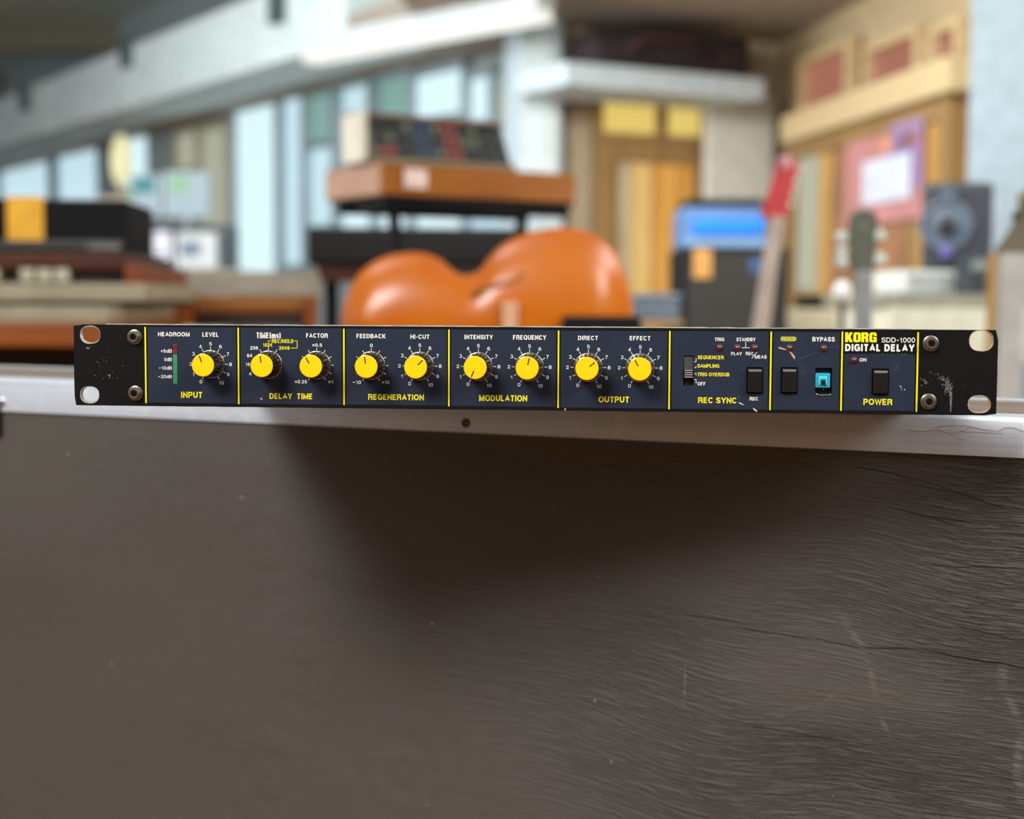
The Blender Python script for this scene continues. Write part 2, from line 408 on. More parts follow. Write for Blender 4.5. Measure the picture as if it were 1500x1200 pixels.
# ================================================================== THE BLACK PLYWOOD CASE
TZ = UZ - 0.0267                         # top of the case
pr = hitz(1480, 610, TZ); pl = hitz(0, 554, TZ)
fdir = (pr-pl).normalized(); fang = math.atan2(fdir.y, fdir.x)
fn = Vector((fdir.y, -fdir.x, 0))        # outward normal of the face, towards the camera
Lf = (pr-pl).length
EXT = .55; DEP = .165
org = pl - fdir*EXT
TOT = Lf + 2*EXT
case = thing('flight_case', 'tall dark grey painted plywood case with aluminium edging under the rack unit', 'case', (org.x, org.y, 0), fang)
def face_pt(px, py):                     # local (x, z) on the wooden face
    p = hitplane(px, py, pl, fn); v = p-org; return (v.dot(fdir), p.z)
# painted plywood
def plywood():
    g = N('painted_plywood'); co = g.coord()
    sx = g.n('ShaderNodeSeparateXYZ'); g.put(sx.inputs[0], co); X, Z = sx.outputs[0], sx.outputs[2]
    warp = g.math('MULTIPLY', g.math('SUBTRACT', g.noise(g.mapping(co, scale=(1, 1, 1)), 3.2, 2), .5), .07)
    Zw = g.math('ADD', Z, warp)
    Zw = g.math('ADD', Zw, g.math('MULTIPLY', X, .035))
    rings = None
    for (px, py, s, amp) in ((388, 806, .024, .045), (440, 950, .022, .04), (392, 1145, .034, .06), (590, 1120, .03, .04), (1180, 1190, .025, .045), (1560, 740, .06, .05)):
        kx, kz = face_pt(px, py)
        dx = g.math('SUBTRACT', X, kx); dz = g.math('SUBTRACT', Z, kz)
        d2 = g.math('ADD', g.math('MULTIPLY', dx, dx), g.math('MULTIPLY', dz, dz))
        e = g.math('EXPONENT', g.math('DIVIDE', d2, -2*s*s))
        # push the grain lines up above a knot and down below it
        Zw = g.math('ADD', Zw, g.math('MULTIPLY', g.math('MULTIPLY', e, dz), -amp*5))
        dd = g.math('SQRT', d2)
        r = g.math('MULTIPLY', g.math('SINE', g.math('MULTIPLY', dd, 260)), e)
        rings = r if rings is None else g.math('ADD', rings, r)
    cb = g.n('ShaderNodeCombineXYZ'); g.put(cb.inputs[0], X); g.put(cb.inputs[2], Zw)
    v = cb.outputs[0]
    grain = g.noise(g.mapping(v, scale=(24, 1, 330)), 1.0, 5, .6, .25)
    fine = g.noise(g.mapping(v, scale=(90, 1, 800)), 1.0, 3, .6, .3)
    lump = g.noise(g.mapping(v, scale=(3, 1, 22)), 1.0, 3, .5)
    patch = g.step(g.noise(g.mapping(v, scale=(4, 1, 9), loc=(3, 0, 1)), 1.0, 2), .36, .62)
    xr0 = face_pt(520, 800)[0]; xr1 = face_pt(1300, 800)[0]
    right = g.math('ADD', g.math('MULTIPLY', g.step(X, xr0, xr1), .85), .15)
    amt = g.math('MULTIPLY', g.math('ADD', g.math('MULTIPLY', patch, .75), .25), right)
    ridged = g.math('SUBTRACT', 1, g.math('ABSOLUTE', g.math('MULTIPLY', g.math('SUBTRACT', grain, .5), 5.5)))
    h = g.math('ADD', g.math('MULTIPLY', ridged, -.42), g.math('MULTIPLY', fine, .5))
    h = g.math('MULTIPLY', h, amt)
    h = g.math('ADD', h, g.math('MULTIPLY', lump, .4)); h = g.math('ADD', h, g.math('MULTIPLY', rings, .09))
    # cracks that follow the grain
    cracks = None
    def seg(a, b, w, jag=.002, soft=.5):
        (x1, z1), (x2, z2) = face_pt(*a), face_pt(*b)
        L = math.hypot(x2-x1, z2-z1); ux, uz = (x2-x1)/L, (z2-z1)/L
        jn = g.math('MULTIPLY', g.math('SUBTRACT', g.noise(g.mapping(co, scale=(1, 1, 1), loc=(x1, 0, z1)), 34, 4, .6), .5), jag*2)
        dx = g.math('SUBTRACT', X, x1); dz = g.math('SUBTRACT', Z, z1)
        al = g.math('ADD', g.math('MULTIPLY', dx, ux), g.math('MULTIPLY', dz, uz))
        ac = g.math('ABSOLUTE', g.math('ADD', g.math('SUBTRACT', g.math('MULTIPLY', dz, ux), g.math('MULTIPLY', dx, uz)), jn))
        on = g.math('MULTIPLY', g.step(al, -.004, .012), g.math('SUBTRACT', 1, g.step(al, L-.012, L+.004)))
        return g.math('MULTIPLY', g.math('SUBTRACT', 1, g.step(ac, w*soft, w)), on)
    for a, b, w in (((1080, 920), (1190, 938), .0007), ((1188, 935), (1262, 951), .0007), ((1262, 948), (1352, 953), .0008), ((1352, 953), (1510, 982), .0011),
                    ((1090, 1062), (1240, 1088), .0006), ((1300, 742), (1400, 770), .0006), ((1350, 828), (1510, 834), .0006), ((1340, 755), (1425, 765), .0007),
                    ((1240, 680), (1350, 705), .0006), ((1350, 705), (1480, 748), .0006), ((1000, 900), (1085, 915), .0006), ((1400, 918), (1500, 942), .0006)):
        c = seg(a, b, w*.55, .0018); cracks = c if cracks is None else g.math('MAXIMUM', cracks, c)
    h = g.math('SUBTRACT', h, g.math('MULTIPLY', cracks, 2.2))
    # pale rubbed scratches
    scr = None
    for a, b, w, st in (((1224, 892), (1268, 960), .0028, .5), ((1268, 960), (1286, 1030), .0030, .5), ((1286, 1030), (1306, 1092), .0024, .35), ((1468, 966), (1470, 1010), .0042, .9),
                        ((1470, 1015), (1494, 1060), .0030, .8), ((1492, 1060), (1494, 1180), .0038, .8), ((1196, 1038), (1236, 1010), .0012, .7), ((1003, 966), (1002, 1034), .0011, .9),
                        ((1404, 1172), (1490, 1182), .0024, .8), ((1084, 1126), (1110, 1114), .0012, .5), ((540, 1105), (600, 1100), .0014, .5), ((1172, 670), (1186, 706), .0008, .5)):
        c = g.math('MULTIPLY', seg(a, b, w, .004, .2), st); scr = c if scr is None else g.math('MAXIMUM', scr, c)
    scr = g.math('MULTIPLY', scr, g.step(g.noise(g.mapping(v, scale=(60, 1, 300)), 1.0, 3), .35, .65))
    specks = g.n('ShaderNodeTexVoronoi'); g.put(specks.inputs['Vector'], co); specks.inputs['Scale'].default_value = 26
    sp = g.math('SUBTRACT', 1, g.step(specks.outputs['Distance'], .018, .03))
    base = g.ramp(g.noise(g.mapping(v, scale=(3, 1, 7)), 1.0, 3), [(.25, lin((78, 71, 63))), (.5, lin((83, 77, 70))), (.75, lin((81, 76, 67)))])
    dark = g.math('MULTIPLY', g.math('MULTIPLY', g.step(ridged, .5, 1.0), amt), .7)
    base = g.mix(dark, base, lin((44, 40, 36)))
    base = g.mix(cracks, base, lin((18, 16, 14)))
    base = g.mix(g.math('MULTIPLY', scr, .36), base, lin((168, 158, 146)))
    base = g.mix(g.math('MULTIPLY', sp, .55), base, lin((180, 172, 160)))
    g.put(g.b.inputs['Base Color'], base)
    g.b.inputs['Roughness'].default_value = .62; g.b.inputs['Specular IOR Level'].default_value = .35
    g.bump(h, 1.0, .0027)
    return g.m
M_ply = plywood()
# trim: a little taller at the far end, as the photograph shows
pb_r = hitplane(1480, 670, pl, fn).z; pb_l = hitplane(0, 602, pl, fn).z
slope = (pb_r-pb_l)/Lf
def zb_at(x): return pb_l + slope*(x-EXT)
bm = bmesh.new()
vsb = []
pr2 = [(0, TZ-.004), (0, 0.0)]
box(bm, 0, TOT, .0008, .014, 0.0, TZ-.0015)
fin(bm, 'side_panel', M_ply, case)
bxo('top_panel', 0, TOT, .012, DEP-.012, TZ-.012, TZ-.0004, wood('worn_top_ply', (112, 98, 84), (138, 122, 106), 6, .7), case)
bxo('back_panel', 0, TOT, DEP-.014, DEP, 0, TZ-.0015, mat('back_ply', (84, 78, 72), .7), case)
for xx in (0, TOT-.012): bxo('end_panel', xx, xx+.012, .014, DEP-.014, 0, TZ-.012, mat('back_ply', (84, 78, 72), .7), case)
def alu():
    g = N('brushed_aluminium'); co = g.coord()
    f = g.noise(g.mapping(co, scale=(2, 40, 300)), 1.0, 4, .6); s = g.noise(co, 60, 4, .6)
    g.put(g.b.inputs['Base Color'], g.mix(g.step(s, .5, .8), g.ramp(f, [(.3, lin((206, 211, 216))), (.7, lin((222, 226, 230)))]), lin((236, 238, 238))))
    g.b.inputs['Metallic'].default_value = .55
    g.put(g.b.inputs['Roughness'], g.math('ADD', g.math('MULTIPLY', f, .25), .33))
    g.bump(g.math('ADD', f, g.math('MULTIPLY', s, .6)), .25, .0004)
    return g.m
M_alu = alu()
def angle_trim(name, y_face, sgn):
    """L-shaped aluminium angle wrapped over the long top edge"""
    bm = bmesh.new(); n = 24; rings = []
    for i in range(n+1):
        x = TOT*i/n; zb = zb_at(x)
        t = .0016; r = .003
        prof = [(0, zb), (0, TZ-r), (.0006, TZ-.0012), (r*.5, TZ-.0002), (r, TZ), (.022, TZ), (.022, TZ-t), (t+.002, TZ-t), (t, TZ-t-.002), (t, zb)]
        rings.append([bm.verts.new((x, y_face + sgn*p[0], p[1])) for p in prof])
    m_ = len(rings[0])
    for a, b in zip(rings, rings[1:]):
        for i in range(m_): bm.faces.new((a[i], a[(i+1) % m_], b[(i+1) % m_], b[i]))
    bm.faces.new(rings[0]); bm.faces.new(rings[-1][::-1])
    return fin(bm, name, M_alu, case, True, angle=R_(40))
angle_trim('aluminium_edge', -.0012, 1); angle_trim('aluminium_edge', DEP+.0012, -1)
def trim_screw(px, py, m_, hole=False):
    x, z = face_pt(px, py); bm = bmesh.new()
    if hole:
        lathe(bm, [(.0030, 0), (.0030, .0006), (.0024, .0008), (.0018, .0003)], 20)
    else:
        lathe(bm, [(.0042, 0), (.0040, .0012), (.0026, .0020), (.0010, .0022)], 20)
    o = fin(bm, 'rivet' if not hole else 'screw_hole', m_, case, True, (x, -.0012, z)); return o
o = trim_screw(684, 619.5, mat('dark_hole', (30, 24, 20), .6), True); tag(o, 'small dark screw hole in the edging')
bm = bmesh.new(); lathe(bm, [(.0012, .0), (.0012, .0011), (.0007, .0013)], 12)
x, z = face_pt(685.5, 619); fin(bm, 'screw_tip', mat('screw_tip_steel', (150, 130, 110), .4, .8), case, True, (x, -.0012, z))
trim_screw(4, 588, mat('bright_steel', (205, 205, 205), .3, 1))
# corner of a latch at the far left, below the edging
x, z = face_pt(-6, 613); bxo('latch', x-.02, x+.007, -.006, .001, z-.012, z+.010, mat('black_latch', (24, 22, 22), .5), case, .002)
# scratches scribed into the aluminium on the right
def alu_scratch(pts, w=.0003):
    bm = bmesh.new(); P = [face_pt(*p) for p in pts]
    for (a, b) in zip(P, P[1:]):
        d = Vector((b[0]-a[0], b[1]-a[1])); 
        if d.length < 1e-6: continue
        nrm = Vector((-d.y, d.x)).normalized()*w
        q = [bm.verts.new((a[0]+nrm.x, -.00135, a[1]+nrm.y)), bm.verts.new((b[0]+nrm.x, -.00135, b[1]+nrm.y)), bm.verts.new((b[0]-nrm.x, -.00135, b[1]-nrm.y)), bm.verts.new((a[0]-nrm.x, -.00135, a[1]-nrm.y))]
        bm.faces.new(q)
    return bm
M_scr = mat('bright_scratch', (226, 228, 230), .35, .3)
for pts in ([(1332, 627), (1338, 629), (1352, 630), (1378, 628), (1404, 630), (1440, 632), (1470, 634)], [(1368, 626), (1378, 623), (1396, 621.5), (1416, 623), (1440, 628), (1462, 631.5)],
            [(1376, 629), (1392, 633), (1406, 632), (1412, 628), (1424, 624)], [(1462, 631), (1472, 626), (1486, 626), (1500, 631), (1520, 633)], [(1404, 640), (1409, 642.5), (1414, 640)]):
    fin(alu_scratch(pts, .00028), 'scratch', M_scr, case)
    fin(alu_scratch([(x_, y_+1.3) for x_, y_ in pts], .00016), 'scratch', mat('dark_scratch_edge', (158, 160, 163), .5), case)

# ================================================================== THE RACK UNIT
unit = thing('rack_unit', 'black and navy rackmount digital delay unit with yellow knobs lying on the case', 'audio unit', (0, 0, UZ))
M_black = None
def panel_black():
    g = N('black_panel_paint'); co = g.coord()
    s = g.step(g.noise(g.mapping(co, scale=(1, 1, 1)), 420, 4, .7), .70, .76)
    s2 = g.step(g.noise(co, 28, 2), .52, .7)
    g.put(g.b.inputs['Base Color'], g.mix(g.math('MULTIPLY', g.math('MULTIPLY', s, s2), .7), lin((14, 12, 11)), lin((150, 140, 128))))
    g.b.inputs['Roughness'].default_value = .42; g.b.inputs['Specular IOR Level'].default_value = .22
    g.bump(g.noise(co, 900, 2), .08, .0003); return g.m
M_black = panel_black()
M_navy = mat('navy_panel_print', (32, 39, 54), .5, vary=.08, scale=60, spec=.25)
M_yel = mat('yellow_print', (238, 220, 30), .5, vary=.05, spec=.2)
M_wht = mat('white_print', (226, 222, 208), .5, vary=.04, scale=300, spec=.2)
TH = .003
H2 = .04337/2; W2 = .2413
holes = []
def ell(cx, cz, rx, rz, n=32, p=2.4):
    pts = []
    for i in range(n):
        a = 2*pi*i/n; ca, sa = cos(a), sin(a)
        pts.append((cx + rx*abs(ca)**(2/p)*(1 if ca >= 0 else -1), cz + rz*abs(sa)**(2/p)*(1 if sa >= 0 else -1)))
    return pts
ears = [((132.2, 490.2), 15.0, 12.2), ((131.6, 578.3), 14.2, 11.6), ((1437.6, 499.6), 16.4, 14.2), ((1434.6, 592.4), 15.4, 11.4)]
K = 1/2800.0
for (c, rx, rz) in ears:
    x, z = PL(*c); holes.append(ell(x, z, rx*K, rz*K))
# rectangular cut-outs for switches: (x0,x1,y0,y1 px)
def rpx(x0, x1, y0, y1, r=.0004):
    a = PL(x0, (y0+y1)/2)[0]; b = PL(x1, (y0+y1)/2)[0]; c = PL((x0+x1)/2, y1)[1]; d = PL((x0+x1)/2, y0)[1]
    return (a, b, c, d)
cut = {'slide': rpx(1001, 1016.2, 521, 564.7), 'rec': rpx(1093.3, 1117.6, 538, 576.7), 'hold': rpx(1143.6, 1168.2, 538, 576.7),
       'bypass': rpx(1194.2, 1218.6, 538.8, 577.5), 'power': rpx(1276.8, 1301.8, 540, 578.6), 'meter': rpx(252.8, 260.3, 504.6, 562.6)}
for k_, q in cut.items(): holes.append(rrect(*q, .0004, 3))
# slightly uneven, chipped outline
outl = []
def edge(p, q, n, jit, ax):
    for i in range(n):
        t = i/n; x = p[0]+(q[0]-p[0])*t; z = p[1]+(q[1]-p[1])*t
        j = random.uniform(-jit, jit) if 0 < i < n else 0
        outl.append((x, z+j) if ax else (x+j, z))
cr = .0008
edge((-W2+cr, -H2), (W2-cr, -H2), 90, .00007, 1); edge((W2, -H2+cr), (W2, H2-cr*1.5), 10, .00005, 0)
edge((W2-cr*1.5, H2), (-W2+cr, H2), 90, .00005, 1); edge((-W2, H2-cr), (-W2, -H2+cr), 10, .00005, 0)
me = curve_mesh([outl] + holes, TH); me.name = 'front_panel'
me.transform(Matrix.Translation((0, TH/2, 0)))
link('front_panel', me, M_black, unit)
# bright rolled top edge of the lid just behind the panel
bm = bmesh.new(); rings = []
nn = 120; x0_, x1_ = -.2235, .1985
for i in range(nn+1):
    x = x0_ + (x1_-x0_)*i/nn; j = random.uniform(-.00010, .00012)
    rings.append([bm.verts.new((x, y, H2 + z + (j if z > 0 else 0))) for (y, z) in ((.0003, .0), (.0003, .00034), (.0024, .00044), (.0027, .0))])
for a, b in zip(rings, rings[1:]):
    for i in range(4): bm.faces.new((a[i], a[(i+1) % 4], b[(i+1) % 4], b[i]))
bm.faces.new(rings[0]); bm.faces.new(rings[-1][::-1])
o = fin(bm, 'worn_edge', mat('bare_worn_edge', (196, 190, 178), .4, .4, vary=.3, scale=120), unit); tag(o, 'bare metal line worn along the top edge')
# worn bright rims of the ear slots
for k_, (c, rx, rz) in enumerate(ears):
    x, z = PL(*c); m_ = mat('bare_rim', (200, 194, 184), .35, .5, vary=.3, scale=300) if k_ < 2 else mat('brass_rim', (196, 164, 128), .4, .3, vary=.35, scale=260)
    o_ = ell(x, z, rx*K*1.0, rz*K*1.0, 48); i_ = ell(x, z, rx*K*.93, rz*K*.9, 48)
    n_ = len(o_); bm = bmesh.new()
    va = []; vb = []; vc = []
    for i in range(n_):
        ang = 2*pi*i/n_
        if k_ < 2: w = .35 + .9*max(0, -sin(ang+.2)) + .4*max(0, sin(ang)) + random.uniform(0, .25)
        else: w = .15 + 1.0*max(0, sin(ang-.4)) + .8*max(0, -sin(ang+.1))*(k_ == 3) + random.uniform(0, .4)
        dx, dz = cos(ang), sin(ang)
        va.append(bm.verts.new((o_[i][0]+dx*.00030*w, -.00006, o_[i][1]+dz*.00042*w)))
        vb.append(bm.verts.new((o_[i][0]-dx*.00002, -.00006, o_[i][1]-dz*.00002)))
        vc.append(bm.verts.new((o_[i][0]-dx*.00012, TH, o_[i][1]-dz*.00012)))
    for i in range(n_):
        j = (i+1) % n_
        bm.faces.new((va[i], va[j], vb[j], vb[i])); bm.faces.new((vb[i], vb[j], vc[j], vc[i]))
    fin(bm, 'slot_rim', m_, unit)

# chassis, lid and feet behind the panel
M_chas = mat('black_steel', (26, 25, 25), .5, .2)
bxo('chassis', -.215, .215, TH, .28, -H2+.0004, H2-.0062, M_chas, unit, .0006)
for sx, sy in ((-1, .255), (1, .255), (1, .10), (-1, .13)):
    bm = bmesh.new(); lathe(bm, [(.0085, 0), (.0085, .0036), (.0075, .0046)], 20, Matrix.Translation((sx*.185, sy, -H2+.0004)) @ Matrix.Rotation(pi/2, 4, 'X'))
    fin(bm, 'foot', mat('rubber', (18, 18, 18), .8), unit, True)

# navy printed fields and yellow rules
lines = [(213.4, 479.2, 590.5), (349.4, 480.2, 592), (503.9, 481.6, 593.3), (657.6, 482.9, 595.3), (817.9, 484.3, 597.7), (980.6, 485, 599.5), (1128.8, 486, 600.8), (1232.9, 486, 601.8), (1343.6, 486.8, 603.2)]
def strip_mesh(x0, x1, z0, z1, y=-.00008, t=.00006):
    bm = bmesh.new(); box(bm, x0, x1, y-t, y+t*.5, z0, z1); return bm
for i, (lx, ya, yb) in enumerate(lines):
    x = PL(lx, (ya+yb)/2)[0]; za = PL(lx, ya)[1]; zb = PL(lx, yb)[1]
    fin(strip_mesh(x-.00038, x+.00038, zb, za, -.00012), 'dividing_line', M_yel, unit)
    if i < 8:
        nx = lines[i+1]
        xa = x + .0012; xb = PL(nx[0], 540)[0] - .0012
        zt_ = za - .0000; zbb = zb + .0003
        if i == 7: zt_ = PL(1290, 518.5)[1]
        # navy field with openings for the switches
        hs = [rrect(*q, .0003, 3) for q in cut.values() if q[0] > xa and q[1] < xb]
        me = curve_mesh([[(xa, zbb), (xb, zbb), (xb, zt_), (xa, zt_)]] + hs, .00012); me.name = 'navy_field'
        me.transform(Matrix.Translation((0, -.00002, 0)))
        link('navy_field', me, M_navy, unit)

# lettering
def _arc(a0, a1, n=12, cx=.5, cz=.5, rx=.5, rz=.5, p=2.3):
    out = []
    for i in range(n+1):
        a = R_(a0 + (a1-a0)*i/n); c_, s_ = cos(a), sin(a)
        out.append((cx + rx*abs(c_)**(2/p)*(1 if c_ >= 0 else -1), cz + rz*abs(s_)**(2/p)*(1 if s_ >= 0 else -1)))
    return out
_S = [(.96, .74)] + _arc(25, 90, 3, .5, .76, .44, .24) + _arc(90, 270, 6, .48, .76, .42, .24)[1:-2] + [(.22, .58), (.5, .5), (.8, .42)] + _arc(30, -90, 5, .5, .25, .5, .25)[1:] + _arc(270, 185, 4, .5, .25, .5, .25)
_O = _arc(0, 360, 22)
# grotesque letters as centre-line strokes: width, strokes on a 0..1 square
FONT = {
 'A': (.76, [[(0, 0), (.5, 1), (1, 0)], [(.19, .3), (.81, .3)]]),
 'B': (.70, [[(0, .53), (0, 1), (.6, 1), (.84, .95), (.93, .77), (.84, .58), (.6, .53), (0, .53)], [(0, .53), (0, 0), (.65, 0), (.92, .08), (1, .27), (.92, .46), (.65, .53)]]),
 'C': (.74, [_arc(35, 325, 18)]), 'D': (.72, [[(0, 0), (0, 1), (.45, 1), (.82, .88), (1, .5), (.82, .12), (.45, 0), (0, 0)]]),
 'E': (.62, [[(1, 1), (0, 1), (0, 0), (1, 0)], [(0, .52), (.92, .52)]]), 'F': (.58, [[(1, 1), (0, 1), (0, -.13)], [(0, .5), (.88, .5)]]),
 'G': (.76, [_arc(35, 325, 18) + [(1, .14), (1, .47), (.55, .47)]]), 'H': (.70, [[(0, -.13), (0, 1.13)], [(1, -.13), (1, 1.13)], [(0, .52), (1, .52)]]),
 'I': (.22, [[(.5, -.13), (.5, 1.13)]]), 'K': (.72, [[(0, -.13), (0, 1.13)], [(1, 1.1), (.08, .38)], [(.35, .58), (1.02, -.1)]]),
 'L': (.58, [[(0, 1.13), (0, 0), (1, 0)]]), 'M': (.86, [[(0, -.13), (0, 1), (.06, 1), (.5, .02), (.94, 1), (1, 1), (1, -.13)]]),
 'N': (.72, [[(0, -.13), (0, 1), (.05, 1), (.95, 0), (1, 0), (1, 1.13)]]), 'O': (.80, [_O]), 'P': (.66, [[(0, -.13), (0, 1), (.6, 1), (.9, .92), (1, .72), (.9, .5), (.6, .43), (0, .43)]]),
 'Q': (.80, [_O, [(.6, .28), (1.02, -.06)]]), 'R': (.72, [[(0, -.13), (0, 1), (.62, 1), (.88, .94), (.96, .75), (.88, .56), (.62, .5), (0, .5)], [(.6, .5), (.86, .42), (.92, .2), (1, -.13)]]),
 'S': (.70, [_S]), 'T': (.64, [[(-.1, 1), (1.1, 1)], [(.5, 1), (.5, -.13)]]), 'U': (.70, [[(0, 1.13), (0, .35), (.12, .1), (.5, 0), (.88, .1), (1, .35), (1, 1.13)]]),
 'V': (.72, [[(-.06, 1.1), (.5, 0), (1.06, 1.1)]]), 'W': (1.02, [[(-.03, 1.1), (.25, 0), (.5, 1), (.75, 0), (1.03, 1.1)]]), 'Y': (.72, [[(-.06, 1.1), (.5, .42), (1.06, 1.1)], [(.5, .45), (.5, -.13)]]),
 'm': (.86, [[(0, -.13), (0, .72)], [(0, .5), (.12, .66), (.3, .7), (.47, .62), (.5, .5), (.5, -.13)], [(.5, .5), (.6, .66), (.8, .7), (.96, .62), (1, .5), (1, -.13)]]),
 's': (.52, [[(x, z*.7) for x, z in _S]]), 'd': (.6, [_arc(0, 360, 14, .45, .34, .45, .34), [(1, 1.13), (1, -.13)]]),
 '(': (.32, [[(1, 1.1), (.3, .85), (.1, .45), (.3, .05), (1, -.2)]]), ')': (.32, [[(0, 1.1), (.7, .85), (.9, .45), (.7, .05), (0, -.2)]]),
 '+': (.6, [[(0, .45), (1, .45)], [(.5, .85), (.5, .05)]]), '-': (.40, [[(0, .42), (1, .42)]]), '~': (.62, [[(0, .45), (1, .45)]]), '/': (.42, [[(-.1, -.15), (1.1, 1.15)]]), '.': (.2, [[(.5, -.1), (.5, .1)]]),
 'x': (.62, [[(0, .1), (1, .8)], [(0, .8), (1, .1)]]), ' ': (.24, []),
 '0': (.58, [_O]), '1': (.40, [[(.75, -.13), (.75, 1), (.55, .85), (-.1, .72)]]), '2': (.58, [[(0, .7)] + _arc(165, 0, 7, .5, .72, .46, .28) + [(.8, .45), (.1, .1), (.04, 0), (1.1, 0)]]),
 '3': (.58, [_arc(160, -70, 8, .47, .76, .42, .25), _arc(85, -165, 9, .5, .26, .5, .27)]), '4': (.60, [[(.72, -.13), (.72, 1), (.6, 1), (0, .32), (0, .24), (1.1, .24)]]),
 '5': (.58, [[(.95, 1), (.16, 1), (.06, .52), (.2, .6)] + _arc(100, -160, 9, .5, .32, .5, .32)]), '6': (.58, [_arc(0, 360, 14, .5, .32, .5, .32), _arc(45, 190, 8, .5, .5, .5, .5)]),
 '7': (.56, [[(0, 1), (1, 1), (.55, .5), (.35, -.13)]]), '8': (.58, [_arc(0, 360, 14, .5, .26, .5, .27), _arc(0, 360, 12, .5, .76, .42, .25)]), '9': (.58, [_arc(0, 360, 14, .5, .68, .5, .32), _arc(225, 370, 8, .5, .5, .5, .5)]),
}
def ribbon(bm, pts, t, y):
    """polyline of constant thickness, mitred"""
    P = []
    for p in pts:
        p = Vector(p)
        if not P or (p-P[-1]).length > 1e-7: P.append(p)
    closed = len(P) > 3 and (P[0]-P[-1]).length < t*.3
    if closed: P = P[:-1]
    n = len(P); L_, R2 = [], []
    for i in range(n):
        a = P[i-1] if (i > 0 or closed) else None; b = P[(i+1) % n] if (i < n-1 or closed) else None
        d1 = (P[i]-a).normalized() if a is not None else (b-P[i]).normalized()
        d2 = (b-P[i]).normalized() if b is not None else d1
        n1 = Vector((-d1.y, d1.x)); n2 = Vector((-d2.y, d2.x)); mm = n1+n2
        if mm.length < 1e-4: mm = n1.copy()
        mm.normalize(); k = min(1.9, 1/max(.3, mm.dot(n1)))
        L_.append(bm.verts.new((P[i].x+mm.x*t/2*k, y, P[i].y+mm.y*t/2*k))); R2.append(bm.verts.new((P[i].x-mm.x*t/2*k, y, P[i].y-mm.y*t/2*k)))
    for i in range(n if closed else n-1):
        j = (i+1) % n
        bm.faces.new((L_[i], L_[j], R2[j], R2[i]))
def add_text(bm, s, x0, x1, z0, z1, bold=.2, y=-.00016):
    H = z1-z0; gap = .115
    tot = sum(FONT[c][0] for c in s) + gap*(len(s)-1)
    sx = (x1-x0)/tot; T = bold*H
    Th = min(T, .24*sx*1.15)
    x = x0
    for j, c in enumerate(s):
        w, st = FONT[c]; w *= sx
        for k, q in enumerate(st):
            ribbon(bm, [(x + T/2 + u*max(0, w-T), z0 + T/2 + v*(H-T)) for u, v in q], T, y - .000004*(k + j % 2))
        x += w + gap*sx
def flat(bm, pts, y=-.00016):
    bm.faces.new([bm.verts.new((p[0], y, p[1])) for p in pts])
def label(s, x0, x1, y0, y1, m_, bold=.18, obj=True, bm=None):
    own = bm is None
    if own: bm = bmesh.new()
    ym = (y0+y1)/2; xm = (x0+x1)/2
    add_text(bm, s, PL(x0, ym)[0], PL(x1, ym)[0], PL(xm, y1)[1], PL(xm, y0)[1], bold)
    if own: return fin(bm, 'lettering', m_, unit)
def pxline(bm, a, b, w=.00014, y=-.00016):
    A = Vector(PL(*a)); B = Vector(PL(*b)); d = (B-A).normalized(); n_ = Vector((-d.y, d.x))*w
    flat(bm, [A+n_, B+n_, B-n_, A-n_], y)
for s, x0, x1, y0, y1, c in (('HEADROOM', 231.7, 277.9, 486.6, 492.8, 0), ('LEVEL', 296.5, 320.6, 487, 493.3, 0), ('INPUT', 265.3, 296.6, 574.1, 582.8, 1),
    ('FACTOR', 448.5, 480.4, 488.4, 494.9, 0), ('DELAY  TIME', 395, 458, 576.3, 584.6, 1), ('TIME(ms)', 375.6, 411.3, 487.2, 495.6, 0),
    ('FEEDBACK', 522.3, 565, 489.2, 495.6, 0), ('REGENERATION', 539.4, 621, 577.7, 586, 1), ('HI-CUT', 601.2, 629.2, 490.2, 496.5, 0),
    ('INTENSITY', 680.4, 722, 490.6, 497, 0), ('FREQUENCY', 751.6, 800.2, 491, 497.8, 0), ('MODULATION', 702, 772.3, 579, 587.8, 1),
    ('DIRECT', 846.8, 876, 492, 498.3, 0), ('EFFECT', 922.4, 953, 492.4, 498.7, 0), ('OUTPUT', 876.9, 921.7, 581, 589.6, 1),
    ('TRIG', 1047, 1061, 494.7, 499.7, 0), ('REC SYNC', 1022.7, 1079.3, 582.3, 590.7, 1), ('REC', 1098, 1110.7, 581.7, 586.7, 0),
    ('BYPASS', 1190, 1222.8, 493.8, 500.3, 0), ('ON', 1259, 1269, 524.7, 529.7, 0), ('POWER', 1264.8, 1307, 584.4, 593.2, 1),
    ('SDD-1000', 1291, 1340.4, 494.6, 501.8, 0), ('DIGITAL DELAY', 1238, 1339.5, 504.2, 514.8, 0)):
    bold = .235 if s in ('DIGITAL DELAY',) else (.15 if s == 'SDD-1000' else (.19 if c else .2))
    o = label(s, x0, x1, y0, y1, M_yel if c else M_wht, bold)
# level meter marks
bm = bmesh.new()
for s, x0, x1, y0, y1 in (('+6dB', 235.4, 252, 511.7, 516.7), ('0dB', 240.8, 252, 524.1, 529.1), ('~10dB', 232.7, 252, 536.7, 541.5), ('~20dB', 231.8, 252, 549.3, 554)):
    label(s, x0, x1, y0, y1, None, .15, bm=bm)
fin(bm, 'meter_scale', M_wht, unit)
